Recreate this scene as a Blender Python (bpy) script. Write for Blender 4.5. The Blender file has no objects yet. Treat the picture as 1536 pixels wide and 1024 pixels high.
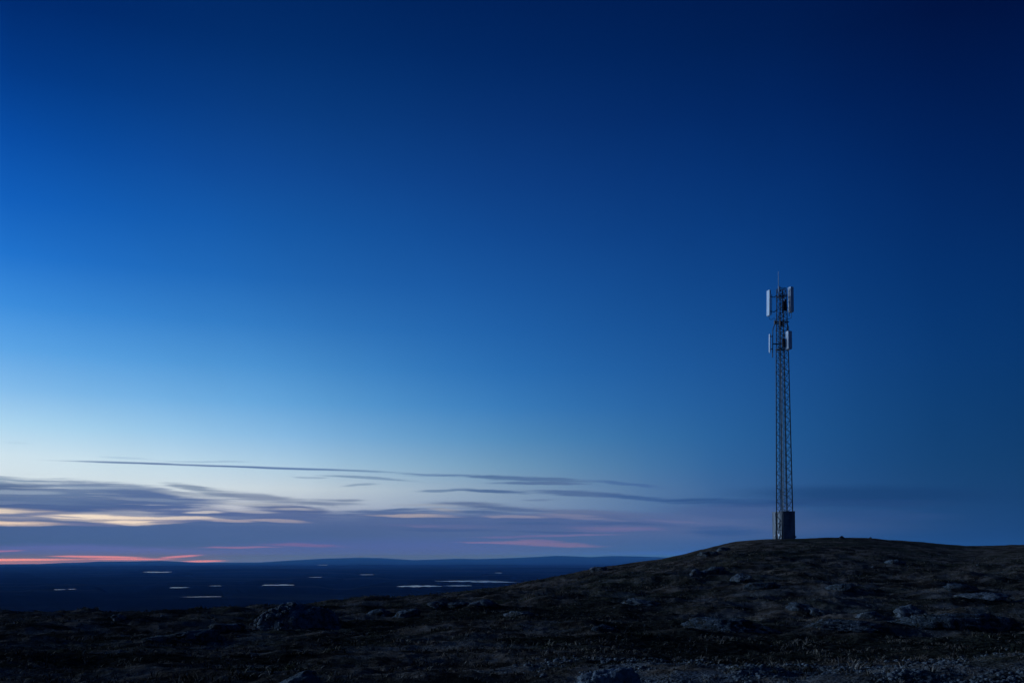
import bpy, bmesh, math, random
import numpy as np
from mathutils import Vector, Matrix

random.seed(7)
RNG = np.random.default_rng(11)
C = bpy.context.scene.collection
SC = bpy.context.scene

# ------------------------------------------------------------------ camera
F = 1493.33                       # focal length in pixels of a 1536 wide frame (35 mm on 36 mm)
HOR = 836.0                       # row of the true horizon
PITCH = math.radians(3.0)
CY = HOR - F * math.tan(PITCH)
cam_d = bpy.data.cameras.new('camera')
cam = bpy.data.objects.new('camera', cam_d)
C.objects.link(cam)
cam_d.lens = 35.0
cam_d.sensor_width = 36.0
cam_d.shift_y = (CY - 512.0) / 1536.0
cam_d.clip_start = 0.1
cam_d.clip_end = 400000.0
cam.location = (0, 0, 0)          # the eye is the origin; the ground lies about 1.7 m below it
cam.rotation_euler = (math.radians(90) + PITCH, 0, 0)
SC.camera = cam

def ray(px, py):
    xc = (px - 768.0) / F
    yc = (CY - py) / F
    c, s = math.cos(PITCH), math.sin(PITCH)
    return np.array([xc, c - yc * s, s + yc * c])

def azel(px, py):
    d = ray(px, py)
    return math.atan2(d[0], d[1]), math.atan2(d[2], math.hypot(d[0], d[1]))

# ------------------------------------------------------------------ numpy noise
def _hash(ix, iy, seed):
    h = (ix.astype(np.int64) * 374761393 + iy.astype(np.int64) * 668265263 + seed * 1442695041) & 0xFFFFFFFF
    h = ((h ^ (h >> 13)) * 1274126177) & 0xFFFFFFFF
    h = (h ^ (h >> 16)) & 0xFFFFFFFF
    return h.astype(np.float64) / 4294967295.0

def gnoise(x, y, seed=0):
    x = np.asarray(x, float); y = np.asarray(y, float)
    ix = np.floor(x); iy = np.floor(y)
    fx = x - ix; fy = y - iy
    u = fx * fx * fx * (fx * (fx * 6 - 15) + 10)
    v = fy * fy * fy * (fy * (fy * 6 - 15) + 10)
    def g(dx, dy):
        a = _hash(ix + dx, iy + dy, seed) * 2 * math.pi
        return np.cos(a) * (fx - dx) + np.sin(a) * (fy - dy)
    n = (g(0, 0) * (1 - u) + g(1, 0) * u) * (1 - v) + (g(0, 1) * (1 - u) + g(1, 1) * u) * v
    return n * 1.5

def fbm(x, y, seed=0, octaves=4, gain=0.5):
    t = 0; a = 1.0
    for k in range(octaves):
        t = t + a * gnoise(x * (2 ** k) + 17.3 * k, y * (2 ** k) - 9.1 * k, seed + k)
        a *= gain
    return t

def _h3(ix, iy, iz, seed):
    h = (ix.astype(np.int64) * 374761393 + iy.astype(np.int64) * 668265263 + iz.astype(np.int64) * 2147483647 % 98764321 * iz.astype(np.int64) + seed * 1442695041) & 0xFFFFFFFF
    h = ((h ^ (h >> 13)) * 1274126177) & 0xFFFFFFFF
    return ((h ^ (h >> 16)) & 0xFFFFFFFF).astype(np.float64) / 4294967295.0

def vnoise3(p, seed=0):
    i = np.floor(p); f = p - i; u = f * f * (3 - 2 * f)
    out = 0
    for dx in (0, 1):
        for dy in (0, 1):
            for dz in (0, 1):
                w = (u[:, 0] if dx else 1 - u[:, 0]) * (u[:, 1] if dy else 1 - u[:, 1]) * (u[:, 2] if dz else 1 - u[:, 2])
                out = out + w * _h3(i[:, 0] + dx, i[:, 1] + dy, i[:, 2] + dz, seed)
    return out * 2 - 1

def smooth(a, b, x):
    t = np.clip((x - a) / (b - a), 0, 1)
    return t * t * (3 - 2 * t)

# ------------------------------------------------------------------ terrain height
LOW = -120.0
RE = 7.2e6
FAR = [(300, -45), (700, -104), (1300, LOW)]
# azimuth column (by frame column) -> (depth, row) of the ground as seen; rows > 0 are rows, heights are < 0
COLS = {
    -600: [(3, -1.70), (8, -1.70), (13.5, 1026), (18, 993), (25, 966), (35, 946), (50, 931), (62, 925), (80, 927), (110, 938), (160, -14)] + FAR,
    0:    [(3, -1.70), (8, -1.70), (13.5, 1026), (18, 993), (25, 966), (35, 946), (50, 931), (62, 924), (80, 926), (110, 938), (160, -14)] + FAR,
    250:  [(3, -1.70), (8, -1.70), (13.5, 1026), (18, 993), (25, 965), (35, 945), (50, 930), (65, 922), (80, 922), (110, 932), (160, -13)] + FAR,
    400:  [(3, -1.70), (8, -1.70), (13.5, 1026), (18, 992), (25, 964), (35, 944), (50, 926), (65, 915), (82, 913), (110, 920), (160, -11)] + FAR,
    600:  [(3, -1.70), (8, -1.70), (13.5, 1025), (18, 990), (25, 962), (35, 940), (50, 920), (65, 905), (85, 897), (110, 900), (160, -9)] + FAR,
    768:  [(3, -1.70), (8, -1.70), (13.5, 1022), (18, 987), (25, 958), (35, 936), (50, 912), (65, 893), (85, 880), (100, 878.5), (140, 892), (200, -13)] + FAR,
    900:  [(3, -1.68), (8, -1.68), (13.5, 1014), (18, 987), (25, 958), (35, 935), (50, 905), (65, 878), (85, 856), (100, 851.5), (130, 860), (200, -10)] + FAR,
    1000: [(3, -1.65), (8, -1.62), (11, 1040), (13.2, 1006), (15, 1002), (20, 988), (27, 960), (36, 935), (50, 905), (65, 870), (85, 844), (99, 838), (120, 842), (180, -6)] + FAR,
    1100: [(3, -1.65), (8, -1.60), (11, 1038), (13.2, 1003), (15, 999), (20, 989), (27, 962), (36, 930), (50, 901), (65, 866), (85, 829), (100, 813), (112, 812), (150, 828), (200, -4)] + FAR,
    1150: [(3, -1.65), (8, -1.60), (11, 1036), (13.2, 1001), (15, 997.5), (20, 988), (27, 963), (36, 929), (50, 899), (65, 863), (85, 825), (100, 808.5), (107, 807.8), (125, 813), (200, -3)] + FAR,
    1210: [(3, -1.65), (8, -1.60), (11, 1035), (13.2, 1000), (15, 996), (20, 988), (27, 962), (36, 929), (50, 898), (65, 862), (85, 824), (100, 808.5), (108, 807), (128, 810), (200, -3)] + FAR,
    1280: [(3, -1.65), (8, -1.60), (11, 1034), (13.2, 999), (15, 995), (20, 986), (27, 961), (36, 929), (50, 898), (65, 863), (85, 825), (100, 809), (113, 806), (135, 811), (200, -3)] + FAR,
    1360: [(3, -1.65), (8, -1.60), (11, 1033), (13, 997), (15, 993), (20, 986), (27, 961), (36, 930), (50, 899), (65, 866), (85, 830), (100, 815), (112, 811), (135, 815), (200, -4)] + FAR,
    1450: [(3, -1.65), (8, -1.60), (11, 1032), (13, 995), (15, 992), (20, 985), (27, 960), (36, 930), (50, 900), (65, 868), (85, 836), (100, 823), (111, 818.5), (135, 822), (200, -5)] + FAR,
    1536: [(3, -1.65), (8, -1.60), (11, 1030), (12.6, 993), (14.5, 989), (20, 985), (27, 960), (36, 930), (50, 899), (65, 866), (85, 833), (105, 819), (122, 817), (150, 822), (220, -5)] + FAR,
    2100: [(3, -1.65), (8, -1.60), (11, 1030), (12.6, 993), (14.5, 989), (20, 985), (27, 960), (36, 930), (50, 899), (65, 866), (85, 833), (105, 819), (122, 817), (150, 822), (220, -5)] + FAR,
}
def pchip(xk, yk, x):
    xk = np.asarray(xk, float); yk = np.asarray(yk, float)
    h = np.diff(xk); d = np.diff(yk) / h
    m = np.zeros_like(yk); m[0] = d[0]; m[-1] = d[-1]
    for i in range(1, len(xk) - 1):
        if d[i - 1] * d[i] > 0:
            w1 = 2 * h[i] + h[i - 1]; w2 = h[i] + 2 * h[i - 1]
            m[i] = (w1 + w2) / (w1 / d[i - 1] + w2 / d[i])
    x = np.clip(x, xk[0], xk[-1])
    i = np.clip(np.searchsorted(xk, x) - 1, 0, len(xk) - 2)
    t = (x - xk[i]) / h[i]
    return ((1 + 2 * t) * (1 - t) ** 2 * yk[i] + t * (1 - t) ** 2 * h[i] * m[i] +
            t * t * (3 - 2 * t) * yk[i + 1] + t * t * (t - 1) * h[i] * m[i + 1])

LR = np.linspace(math.log(2.5), math.log(1400.0), 420)
col_az, col_tab = [], []
for px, lst in sorted(COLS.items()):
    az = math.atan((px - 768.0) / F)
    rr, ss = [], []
    for depth, v in lst:
        r = depth / math.cos(az)
        if v > 0:
            d = ray(px, v); z = depth * d[2] / d[1]
        else:
            z = v
        rr.append(math.log(r)); ss.append(z / r)
    col_az.append(az); col_tab.append(pchip(rr, ss, LR))
back = [(2.5, -1.7), (20, -1.8), (50, -2.6), (150, -10), (300, -42), (700, -104), (1400, LOW)]
bt = pchip([math.log(a) for a, b in back], [b / a for a, b in back], LR)
col_az = [-math.pi, -1.4] + col_az + [1.4, math.pi]
col_tab = [bt, bt] + col_tab + [bt, bt]
AZG = np.linspace(-math.pi, math.pi, 1601)
TAB = np.zeros((len(LR), len(AZG)))
ctab = np.array(col_tab)
for i in range(len(LR)):
    TAB[i] = np.interp(AZG, col_az, ctab[:, i])
def blur(a, n, axis):
    k = np.hanning(n + 2)[1:-1]; k /= k.sum()
    pad = [(0, 0), (0, 0)]; pad[axis] = (n // 2, n // 2)
    b = np.pad(a, pad, mode='edge')
    return np.apply_along_axis(lambda v: np.convolve(v, k, 'valid'), axis, b)
TAB = blur(blur(TAB, 9, 1), 9, 0)

HILL = [(-400, 846), (0, 845.5), (60, 845), (95, 843), (125, 842.5), (150, 841), (200, 841), (245, 840.3), (300, 843), (390, 842.8), (440, 839.7), (480, 837.5),
        (540, 835.8), (575, 836.5), (620, 839.5), (690, 837.3), (715, 838), (750, 837), (800, 835), (835, 833), (865, 834), (885, 835), (918, 833.3), (960, 834), (1000, 835.5), (1100, 834), (1300, 836), (1600, 834), (2000, 838)]
hill_az = [math.atan((p - 768.0) / F) for p, y in HILL]
hill_s = [(HOR - y) / F for p, y in HILL]

def px_low(px, py):
    """point of the flat lowland seen at a pixel (with the curve of the earth)"""
    d = ray(px, py); h = math.hypot(d[0], d[1]); s = d[2] / h
    # LOW - r^2/2RE = s r
    a, b, c = 1 / (2 * RE), s, -LOW
    disc = max(b * b - 4 * a * c, 0)
    r = (-b - math.sqrt(disc)) / (2 * a)
    return d[0] / h * r, d[1] / h * r, r

# lakes: x0, x1, row, half height in rows, outline seed
LAKES = [(217, 256, 857.6, 0.85, 1), (256, 283, 881, 0.65, 2), (314, 332, 878.4, 0.35, 3), (274, 330, 894.9, 0.45, 4), (82, 98, 884, 0.45, 5),
         (103, 114, 883.4, 0.4, 6), (393, 440, 877.2, 0.95, 7), (463, 483, 865.4, 0.4, 8), (540, 563, 861.6, 0.4, 9), (596, 664, 878.9, 1.35, 10),
         (664, 708, 878.2, 0.65, 11), (652, 752, 871.2, 0.85, 12), (706, 778, 872.6, 0.85, 13), (742, 753, 858.8, 0.55, 14), (476, 492, 847, 0.45, 15)]
lake_geo = []
for x0, x1, y, hh, sd in LAKES:
    X, Y, r = px_low((x0 + x1) / 2, y)
    _, _, r0 = px_low((x0 + x1) / 2, y + hh)
    _, _, r1 = px_low((x0 + x1) / 2, max(y - hh, 845.5))
    half_w = (x1 - x0) / 2 / F * r
    lake_geo.append((X, Y, r, half_w, max((r1 - r0) / 2, 20.0) * 0.72, sd))

def height(X, Y, detail=True):
    X = np.asarray(X, float); Y = np.asarray(Y, float)
    r = np.hypot(X, Y) + 1e-6
    az = np.arctan2(X, Y)
    lr = np.log(np.clip(r, 2.6, 1390))
    fi = (lr - LR[0]) / (LR[1] - LR[0]); i = np.clip(fi.astype(int), 0, len(LR) - 2); fi = fi - i
    fj = (az + math.pi) / (AZG[1] - AZG[0]); j = np.clip(fj.astype(int), 0, len(AZG) - 2); fj = fj - j
    s = (TAB[i, j] * (1 - fi) + TAB[i + 1, j] * fi) * (1 - fj) + (TAB[i, j + 1] * (1 - fi) + TAB[i + 1, j + 1] * fi) * fj
    z = s * np.clip(r, 0, 1390)
    far = smooth(900, 1390, r)
    z = z * (1 - far) + LOW * far
    z = z - r * r / (2 * RE)
    if not detail:
        return z
    near = 1 - smooth(150, 500, r)
    flat = np.exp(-((X - MAST_X) ** 2 + (Y - MAST_Y) ** 2) / 16.0)
    amp = near * (1 - 0.8 * flat)
    mid = smooth(16, 45, r)
    calm = 1 - 0.72 * smooth(75, 95, r)
    z = z + amp * calm * (0.34 * mid * fbm(X / 11.0, Y / 7.0, 3, 2) + (0.13 + 0.12 * mid) * fbm(X / 3.1, Y / 2.2, 21, 2))
    h1 = fbm(X / 1.05, Y / 0.85, 31, 3)
    z = z + amp * calm * 0.050 * (1 - np.abs(h1) * 1.7)
    z = z + amp * calm * 0.012 * fbm(X / 0.22, Y / 0.22, 41, 2)
    # the lowland: low swells, kept flat round the lakes; a long low ridge; the far hills
    lowl = smooth(1200, 2600, r)
    lm = np.ones_like(r)
    for (lx, ly, lr_, hw, hd, sd) in lake_geo:
        ux, uy = lx / lr_, ly / lr_
        a = (X - lx) * uy - (Y - ly) * ux
        b = (X - lx) * ux + (Y - ly) * uy
        q = (a / (hw * 1.25 + 60)) ** 2 + (b / (hd * 1.2 + 900)) ** 2
        lm = np.minimum(lm, smooth(1.0, 2.6, q))
    z = z + lowl * lm * (9.0 * fbm(X / 1500.0, Y / 900.0, 51, 3) - 6.0)
    rid = np.exp(-((r - 10800 - 900 * np.sin(az * 9)) / 900.0) ** 2) * smooth(math.atan(-560 / F), math.atan(-430 / F), az)
    z = z + lm * rid * (20 + 8 * fbm(X / 1800.0, Y / 1800.0, 61, 2))
    rid2 = np.exp(-((r - 17000 - 1500 * np.sin(az * 6 + 1)) / 1500.0) ** 2)
    z = z + lm * rid2 * (14 + 14 * fbm(X / 3000.0, Y / 3000.0, 63, 2))
    hs = np.interp(az, hill_az, hill_s)
    hz = 40000.0 * hs
    w = np.exp(-((r - 40000.0) / 8000.0) ** 2)
    z = np.where(hz > z, z * (1 - w) + hz * w, z)
    return z

MAST_D = 103.0
_d = ray(1173.2, 806.5); _d = _d / _d[1] * MAST_D
MAST_X, MAST_Y = _d[0], _d[1]
MAST_Z = float(height([MAST_X], [MAST_Y])[0])

def hit(px, py, detail=True):
    """ground point seen at a pixel"""
    d = ray(px, py); d = d / math.hypot(d[0], d[1])
    r = np.exp(np.linspace(math.log(5), math.log(400), 3000))
    g = height(d[0] * r, d[1] * r, detail)
    k = np.nonzero(g >= d[2] * r)[0]
    if len(k) == 0:
        k = [int(np.argmax(g / r - d[2]))]
    q = r[k[0]]
    return d[0] * q, d[1] * q, float(g[k[0]]), q

# ------------------------------------------------------------------ materials
def mat(name):
    m = bpy.data.materials.new(name); m.use_nodes = True
    nt = m.node_tree; nt.nodes.clear()
    out = nt.nodes.new('ShaderNodeOutputMaterial')
    return m, nt, out

class NB:
    def __init__(self, nt): self.nt = nt
    def n(self, typ, **kw):
        nd = self.nt.nodes.new(typ)
        for k, v in kw.items(): setattr(nd, k, v)
        return nd
    def set(self, sock, v):
        if hasattr(v, 'is_output'): self.nt.links.new(v, sock)
        elif v is not None: sock.default_value = v
    def math(self, op, a, b=None, c=None, clamp=False):
        nd = self.n('ShaderNodeMath', operation=op, use_clamp=clamp)
        self.set(nd.inputs[0], a)
        if b is not None: self.set(nd.inputs[1], b)
        if c is not None: self.set(nd.inputs[2], c)
        return nd.outputs[0]
    def noise(self, vec, scale, detail=4, rough=0.55, dist=0.0, dims='3D'):
        nd = self.n('ShaderNodeTexNoise', noise_dimensions=dims)
        self.set(nd.inputs['Vector'], vec)
        nd.inputs['Scale'].default_value = scale; nd.inputs['Detail'].default_value = detail
        nd.inputs['Roughness'].default_value = rough; nd.inputs['Distortion'].default_value = dist
        return nd
    def mix(self, fac, a, b):
        nd = self.n('ShaderNodeMix', data_type='RGBA')
        self.set(nd.inputs[0], fac); self.set(nd.inputs[6], a); self.set(nd.inputs[7], b)
        return nd.outputs[2]
    def rng(self, v, a, b, c=0.0, d=1.0, smoothstep=True):
        nd = self.n('ShaderNodeMapRange', interpolation_type='SMOOTHSTEP' if smoothstep else 'LINEAR')
        self.set(nd.inputs['Value'], v)
        nd.inputs['From Min'].default_value = a; nd.inputs['From Max'].default_value = b
        nd.inputs['To Min'].default_value = c; nd.inputs['To Max'].default_value = d
        return nd.outputs['Result']
    def bump(self, h, strength, dist, normal=None):
        nd = self.n('ShaderNodeBump'); self.set(nd.inputs['Height'], h)
        nd.inputs['Strength'].default_value = strength; nd.inputs['Distance'].default_value = dist
        if normal is not None: self.set(nd.inputs['Normal'], normal)
        return nd.outputs['Normal']
    def bsdf(self, out, color, rough=0.8, metallic=0.0, normal=None, spec=0.5):
        nd = self.n('ShaderNodeBsdfPrincipled')
        self.set(nd.inputs['Base Color'], color); self.set(nd.inputs['Roughness'], rough)
        self.set(nd.inputs['Metallic'], metallic); nd.inputs['Specular IOR Level'].default_value = spec
        if normal is not None: self.set(nd.inputs['Normal'], normal)
        self.nt.links.new(nd.outputs[0], out.inputs['Surface'])
        return nd

def rgb(r, g, b): return (r, g, b, 1.0)

def ground_material():
    m, nt, out = mat('heath_ground'); b = NB(nt)
    pos = b.n('ShaderNodeNewGeometry').outputs['Position']
    big = b.noise(pos, 0.16, 4, 0.6).outputs[0]
    med = b.noise(pos, 0.9, 5, 0.6).outputs[0]
    fine = b.noise(pos, 7.0, 5, 0.65).outputs[0]
    vfine = b.noise(pos, 28.0, 3, 0.6).outputs[0]
    col = b.mix(b.rng(med, 0.38, 0.64), rgb(0.080, 0.054, 0.038), rgb(0.340, 0.235, 0.165))
    col = b.mix(b.rng(big, 0.46, 0.62, 0, 0.75), col, rgb(0.085, 0.080, 0.046))
    strw = b.math('MULTIPLY', b.rng(fine, 0.50, 0.68), b.rng(med, 0.40, 0.62))
    col = b.mix(strw, col, rgb(0.48, 0.39, 0.31))
    lic = b.math('MULTIPLY', b.rng(vfine, 0.60, 0.72), b.rng(b.noise(pos, 0.5, 3).outputs[0], 0.45, 0.65))
    col = b.mix(lic, col, rgb(0.30, 0.28, 0.25))
    dark = b.rng(fine, 0.30, 0.46, 1, 0)
    col = b.mix(b.math('MULTIPLY', dark, 0.7), col, rgb(0.012, 0.010, 0.007))
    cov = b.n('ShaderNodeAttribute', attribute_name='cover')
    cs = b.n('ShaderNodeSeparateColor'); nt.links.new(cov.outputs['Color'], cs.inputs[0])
    palec = b.mix(b.rng(vfine, 0.40, 0.60), rgb(0.11, 0.095, 0.08), rgb(0.50, 0.47, 0.43))
    col = b.mix(b.math('MULTIPLY', cs.outputs[1], 0.85), col, palec)
    moss_shade_col = b.mix(b.rng(fine, 0.40, 0.62), rgb(0.013, 0.013, 0.010), rgb(0.075, 0.068, 0.046))  # dark colour shared by the painted hollow shade and the mossy patches
    col = b.mix(cs.outputs[0], col, moss_shade_col)
    # the forested lowland begins where the heath falls away
    dist = b.n('ShaderNodeVectorMath', operation='LENGTH'); nt.links.new(pos, dist.inputs[0])
    mp = b.n('ShaderNodeMapping'); nt.links.new(pos, mp.inputs[0]); mp.inputs['Scale'].default_value = (0.0008, 0.0022, 0.0)
    fn = b.noise(mp.outputs[0], 1.0, 6, 0.6).outputs[0]
    forest = b.mix(b.rng(fn, 0.47, 0.70), rgb(0.002, 0.003, 0.002), rgb(0.060, 0.052, 0.034))
    col = b.mix(b.rng(dist.outputs['Value'], 180, 900), col, forest)
    hsum = b.math('ADD', b.math('MULTIPLY', fine, 1.0), b.math('MULTIPLY', vfine, 0.35))
    nb = b.bump(hsum, 1.0, 0.14)
    df = b.n('ShaderNodeBsdfDiffuse'); df.inputs['Roughness'].default_value = 0.8
    nt.links.new(col, df.inputs['Color']); nt.links.new(nb, df.inputs['Normal']); nt.links.new(df.outputs[0], out.inputs['Surface'])
    return m

def rock_material(name, a, bcol, lichen, moss_and_dark=0.85):
    m, nt, out = mat(name); b = NB(nt)
    pos = b.n('ShaderNodeNewGeometry').outputs['Position']
    n1 = b.noise(pos, 1.9, 6, 0.65).outputs[0]
    n2 = b.noise(pos, 9.0, 6, 0.66).outputs[0]
    n3 = b.noise(pos, 34.0, 4, 0.6).outputs[0]
    n4 = b.noise(pos, 2.7, 6, 0.7, 0.6).outputs[0]
    col = b.mix(b.rng(n1, 0.36, 0.64), a, bcol)
    col = b.mix(b.math('MULTIPLY', b.rng(n2, 0.52, 0.64), 0.8), col, lichen)
    col = b.mix(b.math('MULTIPLY', b.rng(n2, 0.32, 0.46, 1, 0), 0.8), col, rgb(0.018, 0.017, 0.016))
    col = b.mix(b.math('MULTIPLY', b.rng(n4, 0.50, 0.58), moss_and_dark), col, rgb(0.040, 0.030, 0.019))
    vor = b.n('ShaderNodeTexVoronoi', feature='DISTANCE_TO_EDGE'); nt.links.new(pos, vor.inputs['Vector']); vor.inputs['Scale'].default_value = 2.1
    crack = b.rng(vor.outputs['Distance'], 0.0, 0.06)
    h = b.math('ADD', b.math('ADD', b.math('MULTIPLY', n1, 1.0), b.math('MULTIPLY', n2, 0.8)), b.math('ADD', b.math('MULTIPLY', n3, 0.3), b.math('MULTIPLY', crack, 0.3)))
    b.bsdf(out, col, 0.9, normal=b.bump(h, 1.0, 0.22), spec=0.2)
    return m

def simple_material(name, col, col2, rough, metallic=0.0, scale=6.0, bump=0.0, stretch=None, spec=0.5):
    m, nt, out = mat(name); b = NB(nt)
    pos = b.n('ShaderNodeTexCoord').outputs['Object']
    if stretch:
        mp = b.n('ShaderNodeMapping'); nt.links.new(pos, mp.inputs[0]); mp.inputs['Scale'].default_value = stretch; pos = mp.outputs[0]
    n1 = b.noise(pos, scale, 5, 0.6).outputs[0]
    c = b.mix(b.rng(n1, 0.35, 0.66), col, col2)
    r = b.rng(n1, 0.3, 0.7, max(rough - 0.1, 0.02), min(rough + 0.1, 1))
    nrm = b.bump(n1, bump, 0.02) if bump else None
    b.bsdf(out, c, r, metallic, nrm, spec)
    return m

def water_material():
    m, nt, out = mat('lake_water'); b = NB(nt)
    pos = b.n('ShaderNodeNewGeometry').outputs['Position']
    mp = b.n('ShaderNodeMapping'); nt.links.new(pos, mp.inputs[0]); mp.inputs['Scale'].default_value = (0.02, 0.006, 0.02)
    n1 = b.noise(mp.outputs[0], 1.0, 3, 0.5).outputs[0]
    p = b.bsdf(out, rgb(0.008, 0.012, 0.016), b.rng(n1, 0.35, 0.65, 0.10, 0.20), spec=0.5)
    p.inputs['IOR'].default_value = 1.333
    return m

M = {}
M['ground'] = ground_material()
M['rock'] = rock_material('dark_rock', rgb(0.08, 0.088, 0.092), rgb(0.19, 0.195, 0.20), rgb(0.33, 0.33, 0.32))
M['rock_pale'] = rock_material('pale_rock', rgb(0.13, 0.14, 0.145), rgb(0.26, 0.265, 0.27), rgb(0.42, 0.42, 0.41))
M['rock_blue'] = rock_material('grey_rock', rgb(0.07, 0.085, 0.095), rgb(0.15, 0.165, 0.18), rgb(0.30, 0.31, 0.31))
M['mound'] = rock_material('mound_rock', rgb(0.11, 0.12, 0.128), rgb(0.26, 0.275, 0.285), rgb(0.42, 0.42, 0.41), 0.7)
M['rock_bare'] = rock_material('bare_rock', rgb(0.26, 0.28, 0.30), rgb(0.45, 0.47, 0.49), rgb(0.58, 0.59, 0.60), 0.3)
M['stone'] = rock_material('rubble_stone', rgb(0.12, 0.12, 0.12), rgb(0.30, 0.30, 0.29), rgb(0.44, 0.43, 0.41), 0.2)
M['steel'] = simple_material('galvanised_steel', rgb(0.13, 0.135, 0.14), rgb(0.22, 0.225, 0.23), 0.55, 0.6, 3.0)
M['dark_steel'] = simple_material('weathered_steel', rgb(0.045, 0.04, 0.042), rgb(0.085, 0.075, 0.075), 0.6, 0.3, 4.0)
M['leg'] = simple_material('tower_leg_steel', rgb(0.08, 0.085, 0.09), rgb(0.14, 0.145, 0.15), 0.7, 0.0, 2.0)
M['panel'] = simple_material('antenna_plastic', rgb(0.74, 0.75, 0.76), rgb(0.82, 0.83, 0.84), 0.5, 0.0, 1.5)
M['panel_back'] = simple_material('antenna_back', rgb(0.10, 0.10, 0.105), rgb(0.16, 0.16, 0.165), 0.5, 0.4, 3.0)
M['cable'] = simple_material('cable_rubber', rgb(0.02, 0.02, 0.022), rgb(0.035, 0.035, 0.038), 0.9, 0.0, 5.0, spec=0.1)
M['cable_pale'] = simple_material('cable_cover', rgb(0.30, 0.30, 0.31), rgb(0.40, 0.40, 0.41), 0.5, 0.3, 2.0)
M['radio'] = simple_material('radio_casing', rgb(0.06, 0.055, 0.055), rgb(0.10, 0.09, 0.09), 0.6, 0.1, 3.0)
M['cabinet'] = simple_material('weathered_sheet_metal', rgb(0.13, 0.14, 0.145), rgb(0.27, 0.28, 0.285), 0.6, 0.2, 1.6, 0.3, (1.0, 1.0, 0.35))
M['cabinet_trim'] = simple_material('pale_sheet_metal', rgb(0.40, 0.41, 0.42), rgb(0.55, 0.56, 0.57), 0.5, 0.3, 3.0)
M['concrete'] = simple_material('concrete', rgb(0.16, 0.16, 0.155), rgb(0.24, 0.24, 0.23), 0.9, 0.0, 5.0, 0.4)
M['water'] = water_material()

def heath_material():
    m, nt, out = mat('heath_plants'); b = NB(nt)
    pos = b.n('ShaderNodeNewGeometry').outputs['Position']
    rnd = b.n('ShaderNodeNewGeometry').outputs['Random Per Island']
    n1 = b.noise(pos, 0.45, 3).outputs[0]
    c = b.mix(b.rng(rnd, 0.25, 0.75, smoothstep=False), rgb(0.050, 0.038, 0.028), rgb(0.27, 0.20, 0.15))
    c = b.mix(b.rng(n1, 0.5, 0.65, 0, 0.7), c, rgb(0.036, 0.042, 0.018))
    c = b.mix(b.rng(rnd, 0.86, 0.90), c, rgb(0.38, 0.30, 0.22))
    b.bsdf(out, c, 0.9, spec=0.0)
    return m
M['heath'] = heath_material()

# ------------------------------------------------------------------ mesh helpers
def np_mesh(name, verts, quads=None, tris=None, smooth_shade=True, material=None):
    me = bpy.data.meshes.new(name)
    verts = np.asarray(verts, np.float32)
    me.vertices.add(len(verts)); me.vertices.foreach_set('co', verts.ravel())
    loops, starts, tot = [], [], 0
    for arr, k in ((quads, 4), (tris, 3)):
        if arr is None or len(arr) == 0: continue
        arr = np.asarray(arr, np.int32)
        loops.append(arr.ravel()); starts.append(np.arange(len(arr), dtype=np.int32) * k + tot); tot += arr.size
    loops = np.concatenate(loops); starts = np.concatenate(starts)
    me.loops.add(len(loops)); me.loops.foreach_set('vertex_index', loops)
    me.polygons.add(len(starts)); me.polygons.foreach_set('loop_start', starts)
    me.update(calc_edges=True)
    if smooth_shade:
        me.polygons.foreach_set('use_smooth', np.ones(len(starts), bool))
    if material: me.materials.append(material)
    me.validate()
    return me

def link(name, me, parent=None, loc=None):
    o = bpy.data.objects.new(name, me); C.objects.link(o)
    if parent is not None: o.parent = parent
    if loc is not None: o.location = loc
    return o

def tag(o, label, cat, group=None):
    o['label'] = label; o['category'] = cat
    if group: o['group'] = group

def obj(name, bm, material, parent=None, smooth_shade=False):
    bmesh.ops.recalc_face_normals(bm, faces=bm.faces)
    me = bpy.data.meshes.new(name); bm.to_mesh(me); bm.free()
    me.materials.append(material)
    if smooth_shade:
        for p in me.polygons: p.use_smooth = True
    return link(name, me, parent)

def tube(bm, pts, r, n=6, r_end=None):
    pts = [Vector(p) for p in pts]
    rings = []
    for i, p in enumerate(pts):
        if i == 0: t = pts[1] - pts[0]
        elif i == len(pts) - 1: t = pts[-1] - pts[-2]
        else: t = (pts[i + 1] - p).normalized() + (p - pts[i - 1]).normalized()
        t.normalize()
        a = t.cross(Vector((0, 0, 1)))
        if a.length < 1e-3: a = t.cross(Vector((0, 1, 0)))
        a.normalize(); c = t.cross(a)
        rr = r if r_end is None else r + (r_end - r) * i / (len(pts) - 1)
        rings.append([bm.verts.new(p + (a * math.cos(2 * math.pi * k / n) + c * math.sin(2 * math.pi * k / n)) * rr) for k in range(n)])
    for i in range(len(rings) - 1):
        for k in range(n):
            bm.faces.new((rings[i][k], rings[i][(k + 1) % n], rings[i + 1][(k + 1) % n], rings[i + 1][k]))
    bm.faces.new(rings[0]); bm.faces.new(list(reversed(rings[-1])))

def box(bm, center, size, mtx=None, bevel=0.0):
    r = bmesh.ops.create_cube(bm, size=1.0)
    vs = r['verts']
    bmesh.ops.scale(bm, vec=size, verts=vs)
    if bevel > 0:
        es = list({e for v in vs for e in v.link_edges})
        rb = bmesh.ops.bevel(bm, geom=es, offset=bevel, segments=2, affect='EDGES', profile=0.5)
        vs = list({v for f in rb['faces'] for v in f.verts} | {v for v in vs if v.is_valid})
    if mtx is not None: bmesh.ops.transform(bm, matrix=mtx.to_4x4(), verts=vs)
    bmesh.ops.translate(bm, vec=center, verts=vs)
    return vs

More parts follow.
